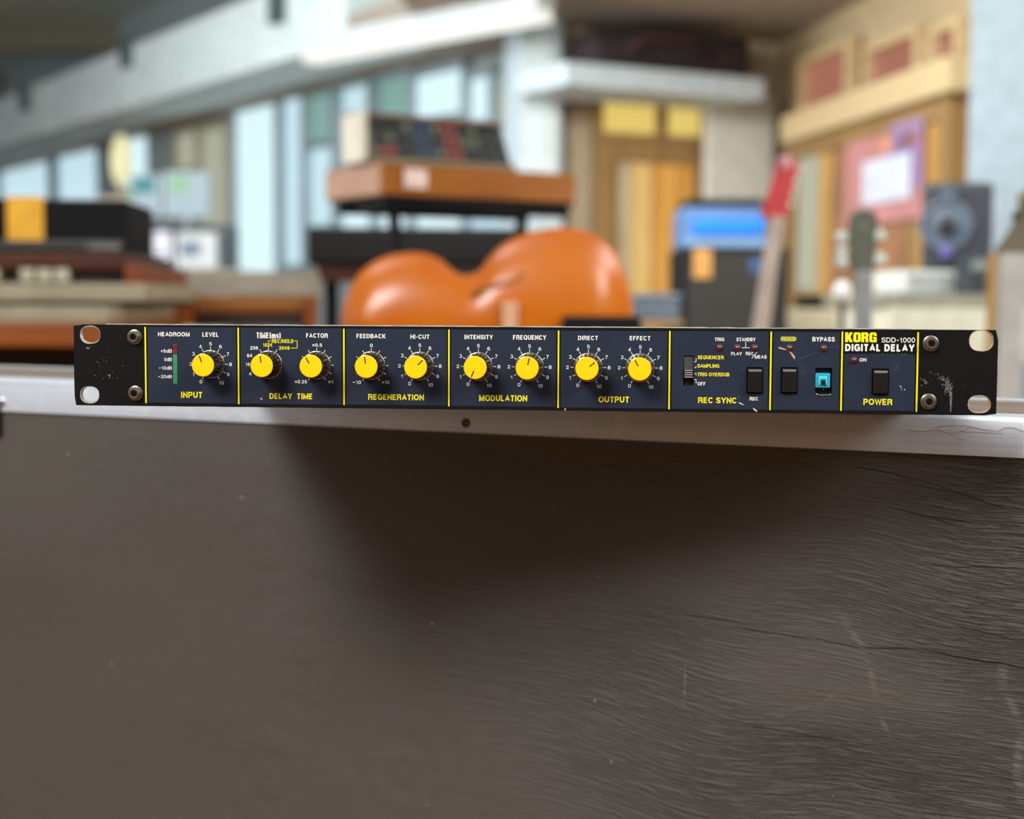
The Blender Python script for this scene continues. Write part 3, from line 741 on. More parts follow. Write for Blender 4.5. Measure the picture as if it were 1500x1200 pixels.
# standby marks
bm = bmesh.new()
label('STANDBY', 1078.7, 1106.7, 494.8, 500, None, bm=bm); label('PLAY', 1071, 1086.7, 515.7, 520.5, None, bm=bm); label('REC', 1092.3, 1104.2, 515.6, 520.4, None, bm=bm)
label('MEAS', 1105.8, 1123, 520.3, 525.3, None, bm=bm); pxline(bm, (1109, 515.8), (1101.3, 524.7)); pxline(bm, (1092.3, 501), (1092.3, 509.4)); pxline(bm, (1086.5, 509.5), (1098.3, 509.5))
fin(bm, 'standby_lettering', M_wht, unit)
bm = bmesh.new(); label('SEQUENCER', 1022, 1060, 521, 526.2, None, bm=bm); label('SAMPLING', 1021.7, 1053.7, 533.5, 538.7, None, bm=bm); label('TRIG OVERDUB', 1021.7, 1068.3, 546, 551.2, None, bm=bm)
fin(bm, 'switch_lettering', M_yel, unit)
bm = bmesh.new(); label('OFF', 1021.7, 1033.7, 559.7, 564.7, None, bm=bm)
for a, b in (((1019.7, 525), (1019.7, 530)), ((1017, 530), (1019.9, 530)), ((1019.7, 536.5), (1019.7, 538.6)), ((1017.3, 538.6), (1019.9, 538.6)), ((1017.3, 547.2), (1019.9, 547.2)), ((1019.7, 547.2), (1019.7, 549.6)), ((1017, 556.2), (1019.9, 556.2)), ((1019.7, 556.2), (1019.7, 561.4))):
    pxline(bm, a, b)
fin(bm, 'switch_scale', M_wht, unit)
# rubbed HOLD lettering
M_olive = mat('rubbed_yellow_print', (150, 148, 40), .5, vary=.25, scale=500)
bm = bmesh.new(); x0, z1 = PL(1143, 492.8); x1, z0 = PL(1166.8, 499.9)
flat(bm, [(x0+.0004, z0), (x0+.004, z0-.0002), (x1-.0006, z0), (x1, z0+.0009), (x1-.0003, z1-.0003), (x1-.002, z1), (x0+.003, z1-.0001), (x0+.001, z1+.0001), (x0, z1-.0008), (x0+.0002, z0+.0006)], -.00014)
fin(bm, 'rubbed_patch', M_olive, unit)
bm = bmesh.new(); label('HOLD', 1144.5, 1166, 493.8, 499.2, None, .2, bm=bm)
for v in bm.verts: v.co.y -= .00008
fin(bm, 'lettering', mat('ochre_print', (206, 196, 60), .5), unit)
# bold condensed maker's name, drawn letter by letter
x0, z1 = PL(1238.2, 486.9); x1, z0 = PL(1284.2, 501.5); w_ = (x1-x0); h_ = (z1-z0); bm_l = []
def L2(u, v): return (x0+u*w_/4.0, z0+v*h_)
polys = [[[(0, 0), (.36, 0), (.36, .36), (.56, 0), (.98, 0), (.66, .54), (.95, 1), (.56, 1), (.36, .66), (.36, 1), (0, 1)]],
         [[(a*.94+1.03, b) for a, b in rrect(0, 1, 0, 1, .26, 4)], [(a*.94+1.03, b) for a, b in rrect(.39, .61, .2, .8, .08, 3)]],
         [[(2.04, 0), (2.4, 0), (2.4, .4), (2.50, .4), (2.58, .3), (2.58, 0), (2.94, 0), (2.93, .36), (2.84, .5), (2.94, .62), (2.94, .85), (2.82, 1), (2.04, 1)], [(2.4, .58), (2.4, .8), (2.54, .8), (2.58, .69), (2.54, .58)]],
         [[(3.2, 0), (3.62, 0), (3.66, .07), (3.7, 0), (3.98, 0), (3.98, .54), (3.54, .54), (3.54, .36), (3.62, .36), (3.62, .2), (3.42, .2), (3.42, .8), (3.62, .8), (3.62, .64), (3.98, .64), (3.98, .84), (3.82, 1), (3.22, 1), (3.05, .84), (3.05, .16)]]]
bmk = bmesh.new()
for P in polys:
    me = curve_mesh([[L2(*p) for p in q] for q in P]); 
    vs = [bmk.verts.new((v.co.x, -.00018, v.co.z)) for v in me.vertices]
    for p in me.polygons: bmk.faces.new([vs[i] for i in p.vertices])
fin(bmk, 'lettering', M_yel, unit)

# knobs and their printed scales
KX = [-.1663, -.1350, -.1090, -.0799, -.0541, -.0232, .0036, .0342, .0610]
KZ = [.0010]*9
angs = [-20, -8, -29, -9, 46, 202, 12, 51, -28]
M_knob = mat('glossy_black_brown_knob', (78, 62, 46), .22, .8, vary=.08, scale=200, coat=.5, spec=.8)
M_cap = mat('yellow_cap', (248, 196, 2), .5, vary=.02, scale=50, spec=.2)
M_ptr = mat('black_pointer', (18, 16, 12), .5)
M_ring = mat('thin_chrome_ring', (140, 130, 114), .35, 1)
KH = .0143
def knob_mesh():
    bm = bmesh.new()
    n_ = 120
    def rm(i, h):
        return 1.0 - (.11 if (i % 6) in (0, 5) else (.0 if (i % 6) in (2, 3) else .012))
    lathe(bm, [(.0073, .0006), (.0072, .0016), (.0064, .0128)], n_, rmod=rm)
    lathe(bm, [(.0061, .0124), (.00635, .0130), (.0062, .0139), (.0058, .0141)], 64)
    return bm
kproto = None
for i in range(9):
    if kproto is None:
        k0 = fin(knob_mesh(), 'knob', M_knob, unit, True, angle=R_(25)); kproto = k0.data; k = k0
        bm = bmesh.new(); lathe(bm, [(.00590, .0139), (.00590, .01425), (.0056, .01445), (.003, .01448)], 56); c = fin(bm, 'yellow_cap', M_cap, k, True, angle=R_(30)); cp = c.data
        bm = bmesh.new(); box(bm, -.00030, .00030, -.01456, -.01440, .0017, .00520); p = fin(bm, 'pointer', M_ptr, k); pp = p.data
        bm = bmesh.new(); lathe(bm, [(.00765, 0.0), (.00765, .0005), (.0073, .0007)], 56); r_ = fin(bm, 'base_ring', M_ring, k, True); rp = r_.data
    else:
        k = link('knob', kproto, None, unit); c = link('yellow_cap', cp, None, k); p = link('pointer', pp, None, k); r_ = link('base_ring', rp, None, k)
    k.location = (KX[i], -.0001, KZ[i]); k.rotation_euler = (0, R_(angs[i]), 0)
    bm = bmesh.new()
    ticks = range(0, 11) if i not in (1,) else (4, 5, 6)
    for t in ticks:
        a = R_(-150 + 30*t); c_, s_ = cos(a), sin(a)
        r0, r1, w = .0075, .0093, .00014
        if i in (2, 3): r1 = .0091
        cx, cz = KX[i], KZ[i]
        u = Vector((s_, c_)); v = Vector((c_, -s_))*w; o_ = Vector((cx, cz))
        flat(bm, [o_+u*r0+v, o_+u*r1+v, o_+u*r1-v, o_+u*r0-v])
    if i in (0, 4, 5, 6, 7, 8):
        for t in range(11):
            a = R_(-150 + 30*t); rr = .0108 + (.0006 if t == 10 else 0)
            x = KX[i] + rr*sin(a); z = KZ[i] + rr*cos(a)
            wv = .00072 if t != 10 else .00125
            if t == 1: wv = .0005
            add_text(bm, str(t), x-wv, x+wv, z-.00090, z+.00090, .155)
    elif i == 2:
        label('x0.5', 457.4, 471.8, 503.2, 508, None, bm=bm); label('x0.25', 431.8, 449.8, 556.8, 561.7, None, bm=bm); label('x1', 480.8, 488.7, 557, 562, None, bm=bm)
    elif i == 3:
        label('0', 542.1, 546.1, 503.6, 508.6, None, bm=bm); label('~10', 516.4, 529, 557.6, 562.6, None, bm=bm); label('+10', 559.2, 570.4, 557.6, 562.6, None, bm=bm)
    else:
        label('256', 366.6, 378.2, 507.3, 512.2, None, bm=bm); label('64', 362, 369.7, 518.5, 523.4, None, bm=bm); label('16', 360.2, 366.3, 531.5, 536.1, None, bm=bm); label('4', 364.8, 368.8, 545.3, 550, None, bm=bm)
    fin(bm, 'dial_scale', M_wht, unit)
bm = bmesh.new()
label('REC/HOLD', 398.5, 430, 497.1, 502.5, None, .17, bm=bm); label('1024', 385.4, 399, 502.8, 507.9, None, bm=bm); label('2048', 408.8, 424.2, 507.3, 512.2, None, bm=bm)
for a, b in (((392.7, 499.6), (397.2, 499.6)), ((392.8, 499.4), (392.8, 501.6)), ((431, 499.4), (435.6, 499.4)), ((435.4, 499.4), (435.4, 510.2)), ((426, 510), (435.6, 510))): pxline(bm, a, b)
fin(bm, 'dial_lettering', M_yel, unit)

# level meter
mx0, mx1, mz0, mz1 = cut['meter']
for k_, (a, b) in enumerate(((0, .145), (.15, .25), (.255, .49), (.495, .745), (.75, 1.0))):
    za = mz1-(mz1-mz0)*b; zb = mz1-(mz1-mz0)*a
    m_ = mat('red_meter_lens', (112, 30, 34), .35, vary=.15, scale=900) if b <= .25 else mat('green_meter_lens', (52, 128, 88), .4, vary=.12, scale=900)
    o = bxo('meter_segment', mx0+.0002, mx1-.0002, -.0002, .0016, za+.00004, zb-.00004, m_, unit, .0001)
    tag(o, 'dark red segment of the level meter' if b <= .25 else 'dull green segment of the level meter')
bxo('meter_well', mx0-.0002, mx1+.0002, .0012, .0028, mz0-.0002, mz1+.0002, M_ptr, unit)

# indicator lamps
M_led = mat('dark_red_led', (98, 12, 12), .18, vary=.1, spec=.9, coat=.6)
M_bez = mat('led_bezel', (58, 50, 50), .4)
for (px, py) in ((1054, 509.3), (1080, 509.5), (1105.5, 509.5), (1156.3, 509.8), (1206.8, 510.3), (1250.8, 527.5)):
    x, z = PL(px, py); bm = bmesh.new()
    lathe(bm, [(.00150, 0), (.00148, .0007), (.0013, .00125), (.0009, .00165), (.0004, .00182)], 24)
    o = fin(bm, 'indicator_lamp', M_led, unit, True, (x, 0, z))
    bm = bmesh.new(); lathe(bm, [(.00185, 0), (.00183, .0003), (.00158, .0004)], 28); fin(bm, 'bezel', M_bez, o, True)

# switches
def well(q, name='switch_well'):
    """open box set into the panel"""
    a, b, c, d = q; bm = bmesh.new(); D_ = .0062
    P = [(a, c), (b, c), (b, d), (a, d)]
    f = [bm.verts.new((p[0], .0002, p[1])) for p in P]; g_ = [bm.verts.new((p[0], D_, p[1])) for p in P]
    for i in range(4): bm.faces.new((f[i], f[(i+1) % 4], g_[(i+1) % 4], g_[i]))
    bm.faces.new(g_); return fin(bm, name, mat('well_black', (12, 11, 11), .6), unit)
M_btn = mat('black_button', (20, 18, 16), .3, vary=.1, spec=.5, coat=.2)
for k_ in ('rec', 'hold', 'power'):
    q = cut[k_]; well(q)
    a, b, c, d = q; a += .00045; b -= .00045; c += .0006; d -= .0007
    bm = bmesh.new(); pr_ = []
    # rocker-like key: a shallow top bevel, softly rounded front
    for (y, s_, top) in ((.005, 0, 0), (-.0012, 0, 0), (-.0020, .0003, .0010), (-.0023, .0006, .0015)):
        pr_.append([bm.verts.new(v) for v in ((a+s_, y, c+s_), (b-s_, y, c+s_), (b-s_, y, d-top), (a+s_, y, d-top))])
    for u, v in zip(pr_, pr_[1:]):
        for i in range(4): bm.faces.new((u[i], u[(i+1) % 4], v[(i+1) % 4], v[i]))
    bm.faces.new(pr_[-1]); o = fin(bm, 'push_button', M_btn, unit)
    bxo('button_highlight_edge', a+.0005, b-.0005, -.00232, -.0014, d-.0016, d-.0004, mat('button_highlight_grey', (112, 110, 106), .35), o, .0002)  # grey strip paints a highlight along the key's top edge
# missing key: bare cyan switch in the bypass opening
q = cut['bypass']; well(q); a, b, c, d = q
x0, z1 = PL(1194.6, 546.8); x1, z0 = PL(1215.6, 568)
bm = bmesh.new(); box(bm, x0, x1, -.0008, .005, z0, z1, .0004); sw = fin(bm, 'switch_body', mat('cyan_plastic', (34, 158, 186), .4, vary=.05), unit); tag(sw, 'bare cyan switch body where the key cap is missing')
cx, cz = (x0+x1)/2, (z0+z1)/2
bxo('inner_collar', cx-.0022, cx+.0022, -.0014, -.0008, cz-.0023, cz+.0022, mat('cyan_light', (84, 200, 216), .35), sw, .0003)
bxo('plunger_well', cx-.0012, cx+.0014, -.0016, -.0013, cz-.0021, cz+.0007, mat('teal_shadow', (20, 70, 84), .5), sw, .0001)
bxo('plunger', cx-.0007, cx+.0009, -.0032, -.0013, cz-.0013, cz+.0002, M_ptr, sw, .0002)
bm = bmesh.new()
tube(bm, [(a+.0004, -.0001, c+.0003), (a+.001, -.0003, c-.0003), ((a+b)/2, -.0003, c-.0005), (b-.001, -.0003, c-.0003), (b-.0004, -.0001, c+.0003)], .00035, 8)
fin(bm, 'chrome_lip', mat('chrome', (200, 200, 205), .25, 1), unit, True)
# slide switch
q = cut['slide']; well(q); a, b, c, d = q
bxo('slide_track', a+.0002, b-.0002, .0006, .0016, d-.0072, d-.0006, mat('felt_grey', (62, 60, 56), .9, vary=.35, scale=1500), unit)
x0, z1 = PL(1002.2, 541); x1, z0 = PL(1015.2, 553.9)
bm = bmesh.new(); box(bm, x0, x1, -.0010, .003, z0, z1, .0002); sl = fin(bm, 'slider', mat('slider_black', (38, 36, 34), .4), unit)
for j in range(4):
    zz = z0 + (z1-z0)*(j+.5)/4
    bxo('grip_ridge', x0+.0003, x1-.0003, -.0017, -.0010, zz-.00022, zz+.00022, mat('slider_ridge', (150, 146, 136), .4), sl, .0001)

# socket-head screws
M_scw = mat('dull_nickel', (128, 118, 106), .34, .85, vary=.25, scale=500)
for (px, py) in ((197.5, 493.7), (198.9, 576.1), (1363.2, 503), (1359.8, 588.2)):
    x, z = PL(px, py); bm = bmesh.new()
    lathe(bm, [(.0040, 0), (.0040, .0008), (.0036, .0010), (.0033, .0011)], 36)                                      # washer
    lathe(bm, [(.0031, .0010), (.0031, .0029), (.0028, .0033), (.0022, .0034), (.0017, .0033), (.0016, .0016)], 36)
    s_ = fin(bm, 'screw', M_scw, unit, True, (x, 0, z), angle=R_(35))
    bm = bmesh.new(); lathe(bm, [(.00160, .0024), (.00155, .00335)], 6); fin(bm, 'hex_socket', mat('socket_shadow', (12, 9, 7), .9, spec=.1), s_)

# scratches and chips
def poly_mark(P, m_, name='scratch', y=-.00022):
    bm = bmesh.new(); flat(bm, [PL(*p) for p in P], y); return fin(bm, name, m_, unit)
M_chip = mat('bare_chip', (190, 176, 160), .5, vary=.3, scale=600)
poly_mark([(1140, 508.2), (1143, 508.6), (1150, 511), (1155.5, 513), (1160.5, 517), (1164.8, 523), (1164, 526.8), (1160.5, 522.5), (1157.5, 517), (1152.5, 513.6), (1146, 512), (1140.8, 510.8)], mat('tan_scratch', (176, 148, 128), .5, vary=.3, scale=900))
poly_mark([(1081.5, 589.3), (1085, 590), (1090, 593.3), (1089, 593.6), (1083.5, 591.6)], M_chip)
poly_mark([(1102.5, 598), (1105, 598.4), (1109.6, 602), (1108.6, 603.4), (1104, 600.6)], M_chip)
poly_mark([(1171, 525.6), (1199, 515.2), (1199, 515.6), (1171.5, 526)], mat('faint_scratch', (84, 88, 98), .5))
poly_mark([(1213, 509), (1228, 508), (1228, 508.3), (1213, 509.4)], MC['faint_scratch'])
def speckles(cx, cy, sx, sy, n, smin, smax, m_, tilt=0, seed=1):
    rnd = random.Random(seed); bm = bmesh.new()
    for _ in range(n):
        u, v = rnd.gauss(0, .45), rnd.gauss(0, .45)
        px = cx + u*sx; py = cy + v*sy + tilt*u*sx
        s1 = rnd.uniform(smin, smax); s2 = s1*rnd.uniform(.5, 2.2); a = rnd.uniform(0, pi)
        P = []
        for j in range(5):
            t = 2*pi*j/5; P.append((px + cos(t)*s1*cos(a) - sin(t)*s2*sin(a), py + cos(t)*s1*sin(a) + sin(t)*s2*cos(a)))
        flat(bm, [PL(*p) for p in P], -.00022 - rnd.random()*.00002)
    o = fin(bm, 'scratch_marks', m_, unit); return o
M_grey = mat('grey_scuff', (96, 94, 90), .6, vary=.4, scale=900)
speckles(1378, 553, 12, 5, 60, .25, .7, M_grey, .5, 1); speckles(1389, 567, 7, 12, 130, .3, .85, M_grey, .3, 2)
poly_mark([(1390.8, 574), (1394.6, 574), (1394.2, 590), (1393, 604), (1392, 604), (1391.4, 592)], M_grey)
speckles(1356, 560, 9, 4, 26, .2, .6, mat('pale_scuff', (130, 122, 112), .6), .5, 3); speckles(1311, 540, 8, 11, 34, .2, .6, mat('blue_scuff', (70, 74, 84), .6), -.6, 4)
speckles(1322, 569, 6, 3, 4, .4, .9, M_chip, .5, 5); speckles(152, 540, 30, 32, 26, .15, .5, mat('pale_scuff', (130, 122, 112), .6), 0, 6)
speckles(129, 510, 3, .8, 6, .4, .9, M_chip, .1, 7); speckles(160, 549, 2, 4, 5, .3, .8, M_chip, 1, 8); speckles(1318, 519, 25, 1, 5, .2, .5, M_chip, 0, 9)
speckles(1176, 545, 8, 14, 30, .2, .5, MC['faint_scratch'], 0, 10); speckles(383, 584, 1.5, .8, 3, .5, 1, M_chip, .4, 11); speckles(1180, 560, 280, 30, 24, .15, .4, M_chip, 0, 12)
speckles(828, 599.5, 2, .4, 3, .5, 1.2, M_chip, 0, 13); speckles(500, 540, 300, 40, 26, .12, .3, M_chip, 0, 14)

# ================================================================== THINGS IN THE ROOM BEHIND
class BG:
    """a thing measured in photograph pixels at one depth, turned by yaw about its own upright axis"""
    def __init__(s, name, label, cat, px, ybase, D, yaw=0.0, group=None, floor=False):
        s.k = D/FPX; s.D = D; s.px = px; s.yb = ybase
        p = Q(px, ybase, D); s.z0 = p.z
        s.cy = cos(R_(yaw))
        s.root = thing(name, label, cat, p if not floor else (p.x, p.y, 0), 0.0953 + R_(yaw), group)
        s.zoff = 0 if not floor else p.z
    def X(s, x): return (x-s.px)*s.k/s.cy
    def Z(s, y): return (s.yb-y)*s.k + s.zoff
    def box(s, name, x0, x1, y0, y1, m_, d0=0, d1=.1, bev=.004, parent=None, zmin=None):
        z0 = s.Z(y1) if zmin is None else zmin
        return bxo(name, s.X(x0), s.X(x1), d0, d1, z0, s.Z(y0), m_, parent or s.root, bev)
M_blk = mat('matt_black', (17, 16, 16), .75, spec=.2); M_dk = mat('dark_brown', (52, 34, 26), .5)
M_beige = mat('beige_keyslip', (150, 138, 110), .6); M_orangewood = wood('orange_wood', (124, 62, 22), (150, 82, 34), 3, .4, 0)
M_redwood = wood('red_brown_wood', (64, 34, 22), (80, 44, 28), 3, .4, 0)
M_key = mat('ivory_keys', (226, 224, 210), .4)
# organ at left
o = BG('electric_organ', 'two manual wooden electric organ left of the rack unit', 'organ', 20, 520, 2.6, 4, floor=True)
o.box('wood_rail', -150, 186, 370, 396, M_redwood, 0, .5)
o.box('upper_manual_well', -150, 188, 396, 416, M_dk, .03, .5)
for k in range(9):
    o.box('stop_tab', -120 + k*25, -99 + k*25, 392 + (k % 2), 413, mat('cream_tab', (176, 168, 142), .5), .0, .03, .003) if k not in (5,) and k < 10 and (-120+k*25) < 95 else None
o.box('upper_keyslip', -150, 228, 416, 441, M_beige, -.12, .5)
o.box('lower_manual_well', -150, 226, 441, 447, M_blk, -.05, .5)
o.box('lower_keyslip', -150, 190, 447, 470, M_beige, -.2, .5)
o.box('lower_wood_rail', -150, 190, 470, 502, M_orangewood, -.22, .5)
o.box('base_cabinet', -150, 190, 502, 545, M_dk, -.1, .5, zmin=0)
o.box('side_cheek', 188, 212, 388, 428, wood('orange_cheek', (110, 52, 26), (130, 66, 34), 3, .4, 0), -.05, .5)
o = BG('amplifier_head', 'black amplifier head with a yellow label on top of the organ', 'amplifier', 60, 370, 2.72, 4)
z_off = 0
o.box('cabinet', -120, 186, 292, 369.5, M_blk, 0, .28, .008); o.box('yellow_label', 13, 65, 289, 354, mat('yellow_sticker', (232, 168, 16), .5), -.006, 0, .001)
o.box('front_strip', -120, 180, 352, 366, mat('grey_strip', (52, 46, 42), .5), -.01, 0)
o.box('control_row', 130, 176, 357, 367, mat('grey_controls', (104, 98, 88), .5, vary=.4), -.02, -.01)
# electric piano
o = BG('electric_piano', 'beige topped electric piano with orange wooden cheek blocks', 'piano', 330, 520, 3.35, 6, floor=True)
o.box('top_cover', 205, 462, 398, 432, mat('greige_cover', (158, 148, 128), .6), .0, .5)
o.box('cheek_block', 236, 288, 428, 478, M_orangewood, -.1, .1); o.box('front_rail', 288, 462, 434, 458, wood('honey_rail', (134, 80, 34), (158, 102, 48), 3, .4, 0), -.06, .3)
o.box('under_rail', 288, 448, 458, 480, M_dk, -.04, .3); o.box('cheek_block', 446, 464, 434, 482, M_orangewood, -.08, .1)
for (x, d) in ((225, .05), (440, .05), (225, .4), (440, .4)): o.box('leg', x, x+14, 478, 520, M_blk, d, d+.02, .003, zmin=0)
# counter with monitors and printers
o = BG('counter', 'pale counter with a raised shelf under the computer monitors', 'counter', 255, 402, 6.6, 0, floor=True)
o.box('counter_top', 170, 345, 395, 403, mat('pale_laminate', (170, 166, 152), .5), 0, .52); o.box('counter_body', 176, 340, 403, 440, mat('laminate_side', (150, 146, 130), .6), .04, .46, zmin=0)
o.box('shelf_board', 184, 326, 326, 332, mat('dark_shelf', (92, 104, 112), .5), .08, .4); 
for x in (184, 322): o.box('shelf_upright', x, x+4, 332, 395, mat('dark_shelf', (92, 104, 112), .5), .08, .4)
def monitor(px0, px1, y0, y1, label, blobs):
    o = BG('computer_monitor', label, 'monitor', (px0+px1)/2, y1+8, 6.72, 0, 'computer monitors on the raised shelf')
    o.box('screen_housing', px0, px1, y0, y1, mat('silver_housing', (150, 166, 170), .5), 0, .04)
    o.box('screen', px0+3, px1-3, y0+3, y1-4, mat('screen_white', (196, 220, 232), .3, emit=.6), -.004, 0)
    for (a, b, c, d, m_) in blobs: o.box('screen_image', a, b, c, d, m_, -.006, -.004, 0)
    o.box('stand', (px0+px1)/2-5, (px0+px1)/2+5, y1, y1+8, mat('silver_housing', (150, 166, 170), .5), .0, .03); 
monitor(188, 238, 256, 318, 'computer monitor with a teal and green picture', [(196, 228, 260, 284, mat('screen_teal', (84, 170, 176), .3, emit=.5)), (191, 198, 276, 292, mat('screen_green', (130, 196, 120), .3, emit=.5))])
monitor(242, 308, 252, 318, 'computer monitor with a pale green window open', [(248, 276, 258, 284, mat('screen_mint', (170, 226, 180), .3, emit=.6))])
o = BG('printer', 'white box printer on the counter beside the grey fronted machine', 'printer', 220, 394, 6.75); o.box('body', 190, 252, 336, 394.5, mat('lilac_white', (208, 210, 224), .5), 0, .22, .02); o.box('paper_slot', 200, 242, 372, 376, M_blk, -.004, 0, 0)
o = BG('desktop_machine', 'off-white desktop machine with a dark grey front window', 'machine', 290, 394, 6.75); o.box('body', 258, 320, 338, 394.5, mat('offwhite_case', (190, 196, 196), .5), 0, .22, .02); o.box('dark_window', 264, 294, 354, 376, mat('slate', (96, 112, 132), .4), -.004, 0, .002)
# yellow lamp
p = Q(178, 275, 8.0)
o = BG('table_lamp', 'glowing yellow oval lamp shade by the narrow window', 'lamp', 178, 290, 7.6)
bm = bmesh.new(); k = o.k
lathe(bm, [(2*k, 0), (9*k, 6*k), (14*k, 22*k), (15*k, 40*k), (13*k, 58*k), (7*k, 72*k), (3*k, 76*k)], 28, Matrix.Translation((0, 0, 16*k)) @ Matrix.Rotation(-pi/2, 4, 'X'))
fin(bm, 'lamp_shade', mat('lit_shade', (240, 236, 178), .4, emit=.85, vary=.05), o.root, True)
bm = bmesh.new(); lathe(bm, [(12*k, 0), (12*k, 3*k), (3*k, 6*k), (2*k, 17*k)], 20, Matrix.Rotation(-pi/2, 4, 'X')); fin(bm, 'lamp_base', mat('terracotta', (180, 140, 116), .5), o.root, True)
s = BG('side_cabinet', 'narrow cabinet under the yellow lamp', 'cabinet', 178, 290, 7.6, floor=True); s.box('cabinet_body', 150, 206, 290, 360, mat('laminate_side', (150, 146, 130), .6), -.12, .2, zmin=0)
# black digital piano on stand
o = BG('digital_piano', 'black digital piano standing behind the orange guitar', 'piano', 600, 415, 3.9, 6, floor=True)
o.box('piano_body', 452, 776, 334, 388, M_blk, 0, .4, .01); o.box('wood_side', 466, 560, 388, 412, M_redwood, .02, .4); o.box('key_bed', 560, 776, 388, 412, mat('dark_keybed', (44, 28, 22), .5), .02, .4)
for x in (476, 740): o.box('leg', x, x+20, 412, 440, M_blk, .1, .36, zmin=0)
# stacked keyboard on stand, B direction
BYAW = 33
o = BG('wooden_keyboard', 'orange brown wooden keyboard on the black X stand', 'keyboard', 566, 290, 3.0, BYAW)
o.box('wood_front', 566, 850, 240, 286, wood('walnut_orange', (124, 66, 6), (156, 92, 18), 3, .4, 0), 0, .03, .004)
o.box('wood_side', 558, 566, 238, 286, wood('light_walnut', (140, 82, 20), (160, 100, 30), 3, .4, 0), -.0, .24, .004)
o.box('case_top', 566, 850, 238, 241, M_oakdark, .03, .24, .001); o.box('base_plate', 566, 850, 284, 290, M_blk, .0, .24, .002)
o.box('round_badge', 590, 622, 246, 274, mat('pale_pink_badge', (214, 190, 178), .5), -.006, 0, .003)
o2 = BG('control_panel_synthesizer', 'synthesizer with a slanted dark control panel above the wooden keyboard', 'synthesizer', 546, 237.5, 3.0, BYAW)
bm = bmesh.new(); k = o2.k; c = o2.cy
xa, xb = 0.0, (782-566)*k/c
pr_ = [(.03, .001), (.03, 6*k), (.075, 74*k), (.105, 74*k), (.105, .001)]
r0 = [bm.verts.new((xa, p[0], p[1])) for p in pr_]; r1 = [bm.verts.new((xb, p[0], p[1])) for p in pr_]
bm.faces.new(r0); bm.faces.new(r1[::-1])
for i in range(5): bm.faces.new((r0[i], r0[(i+1) % 5], r1[(i+1) % 5], r1[i]))
fin(bm, 'synthesizer_body', mat('dark_green_panel', (62, 64, 60), .5, vary=.25, scale=30), o2.root)
tilt = math.atan2(.045, 68*k)
bm = bmesh.new(); box(bm, xa-.012, xa, .02, .11, .001, 76*k, .003); fin(bm, 'cream_cheek', mat('cream_cheek', (196, 186, 160), .5), o2.root)
bm = bmesh.new(); box(bm, xa-.012, xb, .06, .11, 73*k, 78*k, .002); fin(bm, 'wood_top_rail', wood('brown_rail', (112, 76, 56), (134, 94, 70), 3), o2.root)
bm = bmesh.new(); box(bm, xa, xb, .012, .04, .001, 9*k, .002); fin(bm, 'lower_strip', mat('khaki_strip', (128, 108, 80), .6), o2.root)
rnd = random.Random(3)
mk = [mat('red_knob', (166, 66, 62), .4), mat('blue_knob', (62, 82, 112), .4), mat('olive_knob', (110, 112, 86), .4), mat('dark_knob', (40, 42, 44), .4)]
for r in range(3):
    for q_ in range(15):
        x = xa + (xb-xa)*(q_+.7)/15.4; zz = (18 + 20*r)*k; yy = .03 + (zz-6*k)*math.tan(tilt)
        bm = bmesh.new(); rad = .0075
        lathe(bm, [(rad, 0), (rad*.9, .012)], 12, Matrix.Rotation(-tilt, 4, 'X'))
        mi = 0 if (8 <= q_ <= 9 and r < 3) or (q_ in (1, 2) and r == 0) else (1 if q_ in (5, 6) else rnd.choice((2, 3, 3)))
        fin(bm, 'control_knob', mk[mi], o2.root, True, (x, yy, zz))
o3 = BG('keyboard_stand', 'black X frame stand under the wooden keyboard', 'stand', 566, 290, 3.0, BYAW, floor=True)
k = o3.k; zt = o3.zoff
for (xx, s_) in ((.03, 1), (.34, 1)):
    bm = bmesh.new(); tube(bm, [(xx, .03, zt-.012), (xx+.26*(1 if xx < .2 else -1), .2, 0.012)], .012); fin(bm, 'leg', M_blk, o3.root, True)
for yy in (.02, .2):
    bm = bmesh.new(); tube(bm, [(.0, yy, zt-.012), (.44, yy, zt-.012)], .012); fin(bm, 'support_bar', M_blk, o3.root, True)
for xx in (.03, .34):
    bm = bmesh.new(); tube(bm, [(xx, .02, zt-.012), (xx, .2, zt-.012)], .010); fin(bm, 'cross_bar', M_blk, o3.root, True)

# orange hollow guitar lying on its side on a bench
GD = 2.35; gk = GD/FPX
bz = Q(700, 628, GD)
bench = thing('low_bench', 'dark bench hidden behind the case holding the orange guitar', 'bench', (bz.x, bz.y, 0), .0953)
bxo('bench_top', -.34, .34, -.05, .3, bz.z-.04, bz.z-.002, M_dk, bench, .004)
for sx in (-.3, .26):
    for sy in (-.03, .24): bxo('leg', sx, sx+.04, sy, sy+.04, 0, bz.z-.04, M_dk, bench, .003)
gt = thing('hollow_body_guitar', 'glossy orange hollow body guitar lying on its side', 'guitar', (bz.x, bz.y+.02, bz.z), .0953)
up = [(496, 478), (500, 452), (512, 420), (532, 394), (560, 378), (590, 371.5), (618, 372), (640, 380), (655, 393), (668, 402), (684, 404), (700, 396), (712, 380), (728, 363), (750, 349), (780, 339), (815, 334), (850, 338), (880, 352), (902, 376), (916, 410), (924, 445), (926, 478)]
